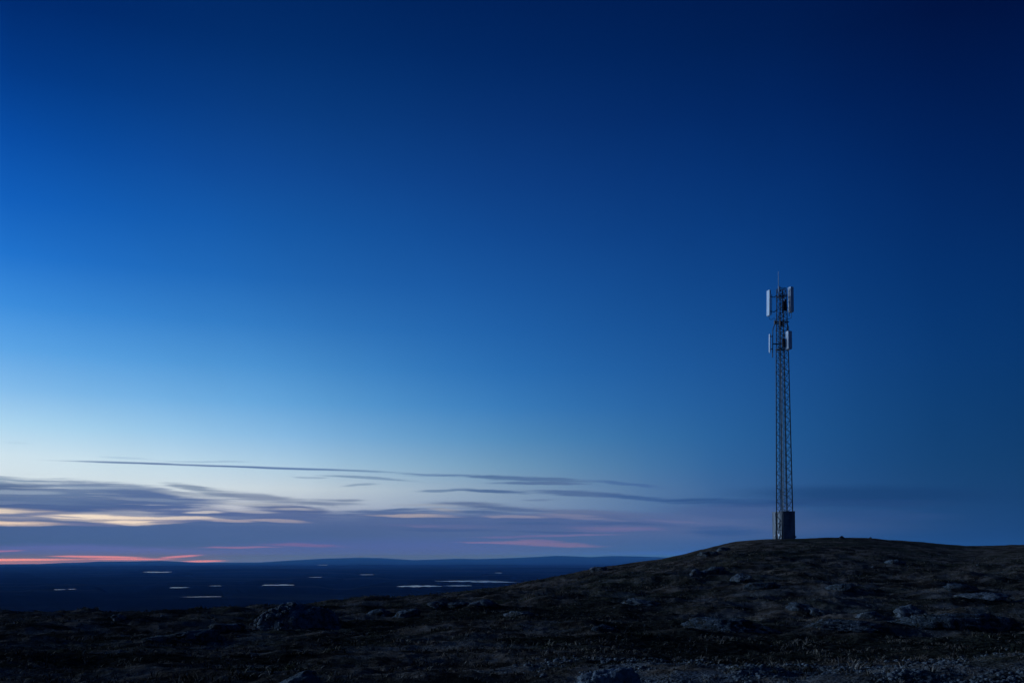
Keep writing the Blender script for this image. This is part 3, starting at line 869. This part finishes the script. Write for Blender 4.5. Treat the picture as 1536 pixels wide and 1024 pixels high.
# gravel and broken rock on the near knoll, dwarf plants over the heath: beyond counting
def scatter_mesh(name, pts, sizes, base_v, base_f, material, seed, sq=(0.6, 1.1)):
    rg_ = np.random.default_rng(seed)
    n = len(pts); nv = len(base_v)
    ang = rg_.uniform(0, 2 * math.pi, n); ca, sa = np.cos(ang), np.sin(ang)
    zs_ = rg_.uniform(sq[0], sq[1], n)
    V = np.repeat(base_v[None], n, 0) * sizes[:, None, None]
    V[:, :, 2] *= zs_[:, None]
    x = V[:, :, 0] * ca[:, None] - V[:, :, 1] * sa[:, None]
    y = V[:, :, 0] * sa[:, None] + V[:, :, 1] * ca[:, None]
    V = np.stack([x, y, V[:, :, 2]], -1) + pts[:, None, :]
    Fc = base_f[None] + (np.arange(n) * nv)[:, None, None]
    return V.reshape(-1, 3), Fc.reshape(-1, base_f.shape[1])

def sample_ground(n, r0, r1, az0, az1, rs, power=1.0):
    r = (r0 ** power + (r1 ** power - r0 ** power) * rs.random(n)) ** (1 / power)
    a = rs.uniform(az0, az1, n)
    X = r * np.sin(a); Y = r * np.cos(a)
    return X, Y, r, a

rs = np.random.default_rng(77)
X, Y, r, a = sample_ground(60000, 10.5, 24, -0.1, 0.62, rs, 1.0)
dens = smooth(-0.02, 0.10, a) * (1 - smooth(15.5, 18, r)) * smooth(-0.25, 0.25, fbm(X / 1.4, Y / 1.4, 91, 3))
k = rs.random(len(X)) < dens
X, Y, r = X[k], Y[k], r[k]
Z = height(X, Y)
d, f = ico(1)
bv = d * (1 + 0.25 * vnoise3(d * 1.7 + 3, 4))[:, None] * np.array([1, 0.8, 0.6])
V, Fc = scatter_mesh('gravel', np.stack([X, Y, Z], -1), 0.010 + 0.045 * rs.random(len(X)) ** 3, bv, f, M['stone'], 6)
o = link('gravel', np_mesh('gravel', V, None, Fc, False, M['stone'])); o['kind'] = 'stuff'
tag(o, 'pale gravel strewn over the near knoll at the bottom right', 'gravel')

# one dwarf-shrub tuft: thin bent leaves fanning out
def tuft(nb, seed):
    rg_ = np.random.default_rng(seed); V = []; Q = []
    for i in range(nb):
        a_ = rg_.uniform(0, 2 * math.pi); lean = rg_.uniform(0.25, 1.25); L = rg_.uniform(0.6, 1.15); w = rg_.uniform(0.05, 0.10)
        o0 = rg_.normal(0, 0.22, 2)
        dx, dy = math.cos(a_), math.sin(a_)
        p0 = np.array([o0[0], o0[1], -0.15]); p1 = p0 + np.array([dx * lean * 0.35, dy * lean * 0.35, 0.15 + L * 0.55]); p2 = p1 + np.array([dx * lean * 0.55, dy * lean * 0.55, L * (0.55 - 0.3 * lean)])
        sx = np.array([-dy, dx, 0]) * w
        b0 = len(V)
        V += [p0 - sx, p0 + sx, p1 + sx * 0.9, p1 - sx * 0.9, p2 + sx * 0.25, p2 - sx * 0.25]
        Q += [[b0, b0 + 1, b0 + 2, b0 + 3], [b0 + 3, b0 + 2, b0 + 4, b0 + 5]]
    return np.array(V), np.array(Q)
allV, allQ, off = [], [], 0
for s in range(5):
    X, Y, r, a = sample_ground(15000, 6, 95, -0.62, 0.62, rs, 1.15)
    cl = fbm(X / 1.6, Y / 1.1, 120, 3) + 0.5 * fbm(X / 0.5, Y / 0.5, 130, 2)
    dens = smooth(-0.25, 0.45, cl)
    dens = dens * (1 - 0.75 * smooth(0.0, 0.1, a) * (1 - smooth(14.5, 16.5, r)))
    dens = dens * (1 - np.exp(-((X - MAST_X) ** 2 + (Y - MAST_Y) ** 2) / 20))
    k = rs.random(len(X)) < dens
    X, Y, r = X[k], Y[k], r[k]
    Z = height(X, Y)
    tv, tq = tuft(9, 400 + s)
    sz = (0.05 + 0.07 * rs.random(len(X))) * (1 + 0.5 * smooth(30, 80, r)) * (0.8 + 0.5 * smooth(0, 0.6, fbm(X / 4, Y / 4, 150, 2)))
    V, Q = scatter_mesh('heath', np.stack([X, Y, Z], -1), sz, tv, tq, None, 10 + s, (0.55, 1.0))
    allV.append(V); allQ.append(Q + off); off += len(V)
o = link('heath_plants', np_mesh('heath_plants', np.vstack(allV), np.vstack(allQ), None, False, M['heath'])); o['kind'] = 'stuff'
tag(o, 'dark brown dwarf heath plants and dry grass covering the ground', 'heath')

# ------------------------------------------------------------------ air between the eye and the far hills
bm = bmesh.new(); box(bm, (0, 0, 0), (104000, 104000, 1.0))
zlo, zhi = -400.0, 100.0
for v in bm.verts: v.co.z = zhi if v.co.z > 0 else zlo
m, nt, out = mat('haze_air')
pv = nt.nodes.new('ShaderNodeVolumePrincipled')
pv.inputs['Color'].default_value = (0.12, 0.38, 1.0, 1)
pv.inputs['Absorption Color'].default_value = (1, 1, 1, 1)
pv.inputs['Density'].default_value = 4.0e-5
pv.inputs['Anisotropy'].default_value = 0.0
nt.links.new(pv.outputs[0], out.inputs['Volume'])
hz = obj('haze', bm, m); hz['kind'] = 'stuff'
tag(hz, 'thin blue evening haze over the lowland', 'haze')

# ------------------------------------------------------------------ sky
def s2l(c):
    return tuple(((v / 255) / 12.92 if v / 255 <= 0.04045 else ((v / 255 + 0.055) / 1.055) ** 2.4) for v in c)
SKY = {   # frame column -> (row, sRGB); extended to the zenith
    0:    [(0, (0, 42, 110)), (30, (0, 46, 116)), (130, (4, 62, 142)), (230, (10, 81, 170)), (360, (28, 109, 200)), (480, (70, 148, 222)), (580, (130, 187, 235)), (650, (184, 219, 240)), (690, (210, 228, 238)), (730, (216, 226, 230)), (770, (232, 216, 204)), (815, (196, 160, 168)), (836, (240, 150, 145))],
    385:  [(0, (0, 38, 98)), (30, (1, 42, 103)), (130, (6, 54, 120)), (230, (13, 68, 142)), (330, (20, 86, 164)), (430, (34, 105, 182)), (530, (67, 138, 204)), (610, (106, 168, 219)), (670, (152, 194, 226)), (705, (182, 208, 226)), (730, (200, 213, 222)), (760, (188, 194, 206)), (800, (112, 130, 170)), (836, (92, 107, 156))],
    768:  [(0, (0, 31, 86)), (30, (0, 34, 91)), (130, (4, 43, 104)), (230, (10, 55, 122)), (330, (15, 68, 139)), (430, (24, 84, 156)), (580, (47, 114, 180)), (640, (72, 133, 188)), (680, (95, 146, 188)), (710, (116, 154, 186)), (745, (132, 157, 184)), (775, (122, 142, 176)), (805, (84, 112, 160)), (836, (70, 105, 154))],
    1150: [(0, (0, 25, 76)), (30, (0, 28, 80)), (130, (1, 35, 93)), (230, (4, 45, 108)), (330, (8, 56, 122)), (430, (14, 66, 132)), (580, (28, 83, 146)), (680, (38, 91, 148)), (740, (50, 92, 144)), (790, (56, 88, 138)), (815, (46, 86, 142)), (836, (42, 84, 148))],
    1536: [(0, (0, 18, 64)), (30, (0, 21, 69)), (130, (0, 27, 80)), (280, (2, 37, 94)), (400, (4, 46, 104)), (530, (8, 54, 110)), (680, (17, 61, 110)), (780, (26, 67, 118)), (836, (28, 72, 128))],
}
EXT = (4.0e-5 * 0.12, 4.0e-5 * 0.38, 4.0e-5)         # what the haze takes out per metre
LIN = (0.040, 0.060, 0.135)                          # what it scatters in
def through(c, el):
    """colour of the sky behind the haze that is seen as c at this elevation"""
    L = 0.72 * min(50000.0, 98.0 / max(math.tan(el), 1e-4))
    out_ = []
    for i in range(3):
        t = math.exp(-EXT[i] * L)
        out_.append(max((c[i] - LIN[i] * (1 - t)) / t, c[i] * 0.6))
    return tuple(out_)
def lerp(a, b_, t): return tuple(x + (y - x) * t for x, y in zip(a, b_))
NST = 30
def ramp_values(px, lst):
    els, cols = [], []
    for y, c in sorted(lst, key=lambda q: -q[0]):
        els.append(math.degrees(azel(px, y)[1])); cols.append(c)
    top = cols[-1]
    els += [45, 90]; cols += [lerp(top, (0, 14, 52), 0.5), lerp(top, (0, 12, 46), 0.8)]
    P = np.linspace(0, 1, NST); e = P ** 2 * 90
    e = np.clip(e, els[0], None)
    ch = [pchip(els, [c[i] for c in cols], e) for i in range(3)]
    return [(float(p), through(s2l((max(ch[0][i], 0), ch[1][i], ch[2][i])), math.radians(p * p * 90))) for i, p in enumerate(P)]

world = bpy.data.worlds.new('World'); SC.world = world
world.use_nodes = True
nt = world.node_tree; nt.nodes.clear(); b = NB(nt)
wout = b.n('ShaderNodeOutputWorld'); bg = b.n('ShaderNodeBackground')
nt.links.new(bg.outputs[0], wout.inputs[0]); bg.inputs['Strength'].default_value = 1.0
geo = b.n('ShaderNodeTexCoord').outputs['Generated']
sep = b.n('ShaderNodeSeparateXYZ'); nt.links.new(geo, sep.inputs[0])
az_n = b.math('ARCTAN2', sep.outputs[0], sep.outputs[1])
el_n = b.math('ARCSINE', b.math('MINIMUM', b.math('MAXIMUM', sep.outputs[2], -1.0), 1.0))
elp = b.math('SQRT', b.math('MULTIPLY', b.math('MAXIMUM', el_n, 0.0), 2 / math.pi))
def ramp(vals):
    nd = b.n('ShaderNodeValToRGB'); cr = nd.color_ramp; cr.interpolation = 'LINEAR'
    while len(cr.elements) < len(vals): cr.elements.new(0.5)
    for e, (p, c) in zip(cr.elements, vals):
        e.position = p; e.color = (*c, 1)
    nt.links.new(elp, nd.inputs[0])
    return nd.outputs[0]
night_l = [(0, (0, 16, 58)), (280, (2, 30, 80)), (530, (8, 46, 96)), (836, (20, 54, 104))]
GLOW = [(0, (10, 66, 160)), (130, (20, 96, 200)), (230, (40, 130, 240)), (360, (90, 180, 285)), (480, (150, 215, 300)), (580, (195, 240, 305)), (650, (225, 250, 300)), (700, (240, 250, 270)), (770, (255, 236, 214)), (815, (250, 190, 170)), (836, (255, 170, 150))]
D2 = math.radians
COLX = {id(lst): px for px, lst in SKY.items()}
knots = [(-math.pi, night_l), (D2(-140), night_l), (D2(-66), GLOW), (D2(-50), GLOW)]
knots += [(azel(px, 836)[0], lst) for px, lst in sorted(SKY.items())]
knots += [(D2(70), night_l), (math.pi, night_l)]
VALS = np.array([[c for p, c in ramp_values(COLX.get(id(lst), 768), lst)] for az_, lst in knots])      # knot, stop, channel (linear)
POS = np.linspace(0, 1, NST)
kz = [k_[0] for k_ in knots]
AZC = [D2(v) for v in (-180, -140, -115, -95, -80, -66, -50, -40, -33)] + list(np.linspace(D2(-27.2), D2(27.2), 15)) + [D2(v) for v in (34, 45, 58, 70, 180)]
lv = np.sqrt(VALS)
cols_l = []
for az_ in AZC:
    cols_l.append([[float(pchip(kz, lv[:, i, c], np.array([az_]))[0]) ** 2 for c in range(3)] for i in range(NST)])
colour = None
for i, az_ in enumerate(AZC):
    rv = ramp([(float(POS[k_]), tuple(cols_l[i][k_])) for k_ in range(NST)])
    colour = rv if colour is None else b.mix(b.rng(az_n, AZC[i - 1], az_, smoothstep=False), colour, rv)
# the physical sky just after sunset, a small addition
SUN_AZ, SUN_EL = math.radians(-42), math.radians(-3)
sky = b.n('ShaderNodeTexSky', sky_type='NISHITA'); sky.sun_disc = False
sky.sun_elevation = math.radians(0.0); sky.sun_rotation = SUN_AZ; sky.altitude = 600
sky.dust_density = 0.6; sky.ozone_density = 3.0

# clouds, in angles on the sky
uv = b.n('ShaderNodeCombineXYZ'); nt.links.new(az_n, uv.inputs[0]); nt.links.new(el_n, uv.inputs[1])
def mapped(scale, loc=(0, 0, 0)):
    mp = b.n('ShaderNodeMapping'); nt.links.new(uv.outputs[0], mp.inputs[0]); mp.inputs['Scale'].default_value = scale; mp.inputs['Location'].default_value = loc
    return mp.outputs[0]
wa = b.noise(mapped((9, 45, 1)), 1.0, 4, 0.6)
wv = b.n('ShaderNodeVectorMath', operation='SUBTRACT'); nt.links.new(wa.outputs['Color'], wv.inputs[0]); wv.inputs[1].default_value = (0.5, 0.5, 0.5)
wm = b.n('ShaderNodeVectorMath', operation='MULTIPLY'); nt.links.new(wv.outputs[0], wm.inputs[0]); wm.inputs[1].default_value = (0.05, 0.0075, 0)
wu = b.n('ShaderNodeVectorMath', operation='ADD'); nt.links.new(uv.outputs[0], wu.inputs[0]); nt.links.new(wm.outputs[0], wu.inputs[1])
uvw = wu.outputs[0]
def mapw(scale):
    mp = b.n('ShaderNodeMapping'); nt.links.new(uvw, mp.inputs[0]); mp.inputs['Scale'].default_value = scale
    return mp.outputs[0]
n_fine = b.noise(mapw((6.0, 230, 1)), 1.0, 8, 0.72).outputs[0]
n_soft = b.noise(mapw((3.2, 62, 1)), 1.0, 4, 0.55).outputs[0]
wisp = b.math('ADD', b.math('MULTIPLY', n_fine, 0.62), b.math('MULTIPLY', n_soft, 0.38))
wispA = b.rng(wisp, 0.38, 0.57, 0.12, 1.0)
wispB = b.rng(wisp, 0.40, 0.60, 0.0, 1.0)
def streak(x0, y0, x1, y1, thick, col, strength, wisp_socket=None, soft=1.0, warp=True):
    """a streak of cloud between two directions given as rows and columns; thick: half thickness"""
    global colour
    a0, e0 = azel(x0, y0); a1, e1 = azel(x1, y1)
    ca, ce = (a0 + a1) / 2, (e0 + e1) / 2
    L = math.hypot(a1 - a0, e1 - e0) / 2; ang = math.atan2(e1 - e0, a1 - a0)
    mp = b.n('ShaderNodeMapping', vector_type='TEXTURE'); nt.links.new(uvw if warp else uv.outputs[0], mp.inputs[0])
    mp.inputs['Location'].default_value = (ca, ce, 0); mp.inputs['Rotation'].default_value = (0, 0, ang); mp.inputs['Scale'].default_value = (L * 1.45, thick * 2.1 / F, 1)
    g = b.n('ShaderNodeTexGradient', gradient_type='SPHERICAL'); nt.links.new(mp.outputs[0], g.inputs[0])
    f_ = b.rng(g.outputs['Fac'], 0.0, 0.75 * soft, 0.0, strength)
    if wisp_socket is not None:
        e_ = b.math('MULTIPLY_ADD', b.math('SUBTRACT', wisp, 0.5), 3.6, g.outputs['Fac'])
        f_ = b.math('MULTIPLY', b.rng(e_, 0.05, 0.80, 0.0, strength), b.rng(g.outputs['Fac'], 0.0, 0.62))
    colour = b.mix(f_, colour, (*(through(s2l(col), max(ce, 0.0)) if ce < math.radians(0.45) else s2l(col)), 1))

# low bank along the horizon
streak(-500, 807, 480, 807, 26, (68, 97, 146), 1.0, None)
streak(200, 806, 1080, 803, 24, (70, 98, 149), 0.85, None)
streak(-300, 794, 700, 792, 14, (70, 98, 147), 0.9, wispA)
streak(300, 782, 1250, 790, 14, (80, 102, 150), 0.6, None)
streak(-200, 828, 420, 829, 8, (92, 101, 152), 0.7, wispA)
streak(350, 826, 800, 826, 12, (82, 98, 152), 0.6, None)
# bank on the left
streak(-400, 751, 330, 752, 15, (78, 102, 149), 0.85, wispA)
streak(-300, 752, 360, 752, 12, (70, 95, 145), 0.95, wispA)
streak(-200, 729, 240, 741, 14, (100, 124, 162), 0.85, wispA)
streak(-120, 727, 90, 731, 5, (84, 108, 148), 0.85, wispA)
streak(-150, 714, 60, 720, 5, (128, 152, 180), 0.7, wispA)
streak(60, 722, 300, 748, 8, (96, 120, 160), 0.8, wispA)
streak(150, 738, 330, 757, 9, (84, 108, 154), 0.85, wispA)
streak(235, 725, 360, 742, 4.0, (112, 132, 162), 0.8, wispA)
streak(300, 734, 460, 754, 5, (118, 134, 164), 0.75, wispA)
streak(360, 743, 520, 760, 4, (124, 138, 166), 0.6, wispA)
streak(190, 762, 380, 771, 7, (80, 102, 151), 0.9, wispA)
streak(360, 757, 500, 767, 4.5, (76, 97, 145), 0.9, wispA)
streak(320, 770, 520, 778, 8, (80, 101, 150), 0.85, wispA)
streak(430, 751, 560, 757, 4, (108, 126, 160), 0.65, wispA)
streak(-40, 736, 90, 739, 2.6, (150, 168, 192), 0.7, wispA)
streak(60, 729, 210, 734, 2.2, (142, 162, 188), 0.6, wispA)
streak(150, 745, 300, 751, 2.0, (128, 146, 176), 0.6, wispA)
streak(215, 735, 345, 747, 2.2, (164, 176, 192), 0.6, wispA)
streak(330, 752, 440, 758, 2.0, (172, 180, 192), 0.6, wispA)
streak(-60, 752, 60, 755, 1.8, (112, 130, 168), 0.5, wispA)
# bright gaps under it
streak(-260, 763, 70, 769, 4.5, (234, 218, 202), 0.95, wispA)
streak(-250, 784.5, 92, 785, 2.6, (238, 214, 196), 0.95, wispA)
streak(40, 773.5, 190, 776, 4.0, (242, 226, 210), 0.98, wispA)
streak(130, 778, 280, 781.5, 4.2, (240, 222, 206), 0.98, wispA)
streak(220, 776.5, 345, 779, 2.4, (214, 202, 198), 0.9, wispA)
streak(300, 780, 400, 783, 1.8, (176, 166, 176), 0.7, wispA)
streak(-60, 777, 110, 767.5, 1.8, (96, 114, 156), 0.85, wispA)
streak(95, 768, 250, 768, 1.8, (150, 158, 180), 0.6, wispA)
streak(60, 784, 200, 786, 2.0, (110, 118, 160), 0.6, wispA)
streak(280, 767.5, 345, 767, 1.8, (206, 202, 204), 0.75, wispA)
streak(340, 764, 420, 768, 1.6, (176, 178, 190), 0.6, wispA)
streak(375, 779, 475, 784, 2.0, (170, 162, 174), 0.7, wispA)
streak(400, 762, 470, 764, 1.5, (180, 182, 192), 0.55, wispA)
streak(100, 779.6, 215, 777.2, 0.8, (158, 150, 164), 0.8, wispA)
streak(170, 778, 310, 780.6, 0.9, (128, 130, 162), 0.75, wispA)
streak(20, 771.5, 130, 776, 1.0, (140, 142, 168), 0.7, wispA)
streak(215, 783, 330, 781, 1.6, (104, 116, 158), 0.8, wispA)
# centre bank
streak(500, 769, 680, 765, 6, (80, 105, 152), 0.9, wispA)
streak(460, 779, 900, 784, 12, (78, 101, 150), 0.85, wispA)
streak(640, 755, 800, 765, 4.5, (92, 113, 152), 0.9, wispA)
streak(770, 763, 990, 778, 6, (98, 114, 152), 0.8, wispA)
streak(740, 778, 1120, 792, 10, (76, 98, 148), 0.75, wispA)
streak(880, 770, 1200, 790, 8, (84, 104, 152), 0.6, wispA)
streak(545, 772, 700, 773, 2.0, (172, 164, 172), 0.75, wispA)
streak(630, 762, 700, 769, 2.4, (158, 160, 170), 0.6, wispA)
streak(715, 773, 820, 775.5, 1.8, (144, 144, 168), 0.65, wispA)
streak(800, 770, 900, 774, 1.5, (128, 132, 164), 0.5, wispA)
streak(600, 790, 665, 789, 1.4, (118, 117, 160), 0.5, wispA)
streak(850, 791, 1000, 793.5, 3.4, (110, 110, 156), 0.7, wispA)
streak(490, 751, 560, 750, 1.8, (112, 130, 162), 0.7, wispA)
streak(520, 786, 760, 790, 2.4, (92, 106, 154), 0.6, wispA)
streak(590, 756, 700, 760, 2.2, (150, 160, 178), 0.6, wispA)
streak(640, 767, 780, 770, 1.8, (78, 104, 150), 0.85, wispA)
streak(560, 764, 640, 761, 1.6, (86, 110, 154), 0.8, wispA)
streak(690, 760, 830, 767, 2.0, (82, 106, 150), 0.8, wispA)
streak(790, 771, 940, 781, 2.0, (120, 126, 160), 0.6, wispA)
streak(700, 781, 860, 785, 1.8, (68, 95, 145), 0.8, wispA)
streak(860, 783, 1040, 789, 1.8, (66, 92, 143), 0.75, wispA)
streak(580, 795, 760, 797, 2.0, (66, 93, 145), 0.7, wispA)
streak(760, 797, 900, 800, 1.6, (64, 90, 143), 0.7, wispA)
streak(930, 778, 1080, 785, 1.8, (98, 110, 156), 0.6, wispA)
# long thin streaks higher up
streak(80, 690.4, 290, 696.3, 1.05, (96, 124, 166), 0.85, wispA, 0.8, False)
streak(190, 694, 420, 701.2, 1.25, (82, 110, 158), 0.95, wispA, 0.8, False)
streak(340, 699.6, 560, 705.8, 1.2, (88, 118, 164), 0.9, wispA, 0.8, False)
streak(480, 704, 640, 709, 1.2, (104, 136, 174), 0.7, wispA, 0.8, False)
streak(245, 690, 380, 692, 1.1, (150, 180, 208), 0.6, wispA)
streak(130, 683, 230, 688, 1.3, (168, 198, 222), 0.6, wispA)
streak(5, 662, 55, 665, 1.3, (178, 208, 230), 0.5, wispA)
streak(535, 706, 745, 714.5, 2.0, (88, 120, 164), 0.9, wispA)
streak(670, 713, 900, 722.5, 2.6, (82, 113, 156), 0.9, wispA)
streak(740, 724, 880, 726.5, 2.0, (82, 110, 154), 0.85, wispA)
streak(880, 721, 1020, 730, 2.2, (68, 103, 156), 0.75, wispA)
streak(490, 711, 640, 722, 1.8, (112, 140, 174), 0.75, wispA)
streak(445, 715, 505, 716, 1.2, (136, 160, 188), 0.6, wispA)
streak(515, 728, 575, 725, 1.4, (124, 148, 178), 0.7, wispA)
streak(615, 736, 700, 731, 1.9, (100, 128, 164), 0.8, wispA)
streak(665, 730.5, 815, 739, 2.4, (78, 107, 151), 0.95, wispA)
streak(780, 734, 980, 745, 3.2, (78, 106, 151), 0.9, wispA)
streak(890, 740, 1050, 752, 3.0, (62, 96, 147), 0.9, wispA)
streak(780, 750.5, 840, 748.5, 1.4, (100, 124, 162), 0.7, wispA)
streak(980, 748, 1220, 758, 5, (40, 76, 130), 0.7, wispA)
streak(1130, 739, 1500, 742, 9, (22, 60, 110), 0.6, None)
streak(1100, 752, 1420, 757, 6, (34, 68, 120), 0.5, wispA)
streak(1000, 763, 1200, 769, 7, (72, 93, 145), 0.5, None)
streak(1020, 795, 1170, 796, 7, (38, 80, 138), 0.6, wispA)
streak(1200, 771, 1440, 775, 6, (48, 80, 134), 0.4, wispA)
# afterglow between the clouds low on the left
streak(-200, 840.5, 110, 838.6, 1.15, (252, 158, 148), 0.98, None, 0.9, False)
streak(70, 833.4, 220, 835.8, 1.0, (230, 142, 148), 0.85, wispA, 0.9, False)
streak(120, 837.6, 275, 838.6, 1.0, (232, 140, 148), 0.8, wispA, 0.9, False)
streak(235, 837, 302, 832, 1.2, (206, 128, 146), 0.9, wispA, 0.9, False)
streak(275, 841.8, 335, 840.6, 0.9, (238, 148, 154), 0.8, None, 0.9, False)
streak(-80, 825, 30, 825.6, 1.1, (168, 116, 156), 0.7, wispA)
streak(300, 818.4, 425, 820.6, 1.1, (138, 112, 158), 0.85, wispA)
streak(400, 816, 525, 818.4, 1.8, (114, 103, 156), 0.8, wispA)
streak(680, 813.6, 810, 813, 1.0, (126, 113, 160), 0.8, wispA)
streak(725, 811.8, 905, 818, 3.0, (124, 112, 156), 0.75, wispA)
streak(770, 809, 850, 812, 1.6, (112, 108, 156), 0.7, wispA)
streak(700, 806.2, 860, 804, 1.2, (102, 105, 158), 0.7, wispA)
streak(800, 804, 940, 801.4, 1.0, (110, 109, 158), 0.75, wispA)
streak(850, 797, 990, 795, 1.4, (98, 104, 156), 0.6, wispA)
veil = b.noise(geo, 2.6, 5, 0.6, 0.8).outputs[0]
vm = b.n('ShaderNodeVectorMath', operation='SCALE'); nt.links.new(colour, vm.inputs[0]); nt.links.new(b.rng(veil, 0.25, 0.75, 0.95, 1.05, False), vm.inputs['Scale'])
colour = vm.outputs[0]
add = b.n('ShaderNodeMix', data_type='RGBA', blend_type='ADD'); add.inputs[0].default_value = 0.0004
nt.links.new(colour, add.inputs[6]); nt.links.new(sky.outputs[0], add.inputs[7])
nt.links.new(add.outputs[2], bg.inputs[0])

# the last glow over the horizon, left of the frame: broad, soft and low
sd = bpy.data.lights.new('sun', 'SUN'); so = bpy.data.objects.new('sun', sd); C.objects.link(so)
sd.energy = 2.1; sd.angle = math.radians(30); sd.color = (0.36, 0.61, 0.98)
dv = Vector((math.sin(math.radians(-75)) * math.cos(math.radians(8)), math.cos(math.radians(-75)) * math.cos(math.radians(8)), math.sin(math.radians(8))))
so.rotation_euler = dv.to_track_quat('Z', 'Y').to_euler()

SC.view_settings.view_transform = 'Standard'
SC.view_settings.look = 'None'
SC.view_settings.exposure = 0.0
SC.view_settings.gamma = 1.0
SC.render.engine = 'CYCLES'
SC.cycles.volume_bounces = 0
SC.cycles.max_bounces = 4
SC.cycles.diffuse_bounces = 2
SC.cycles.use_denoising = True
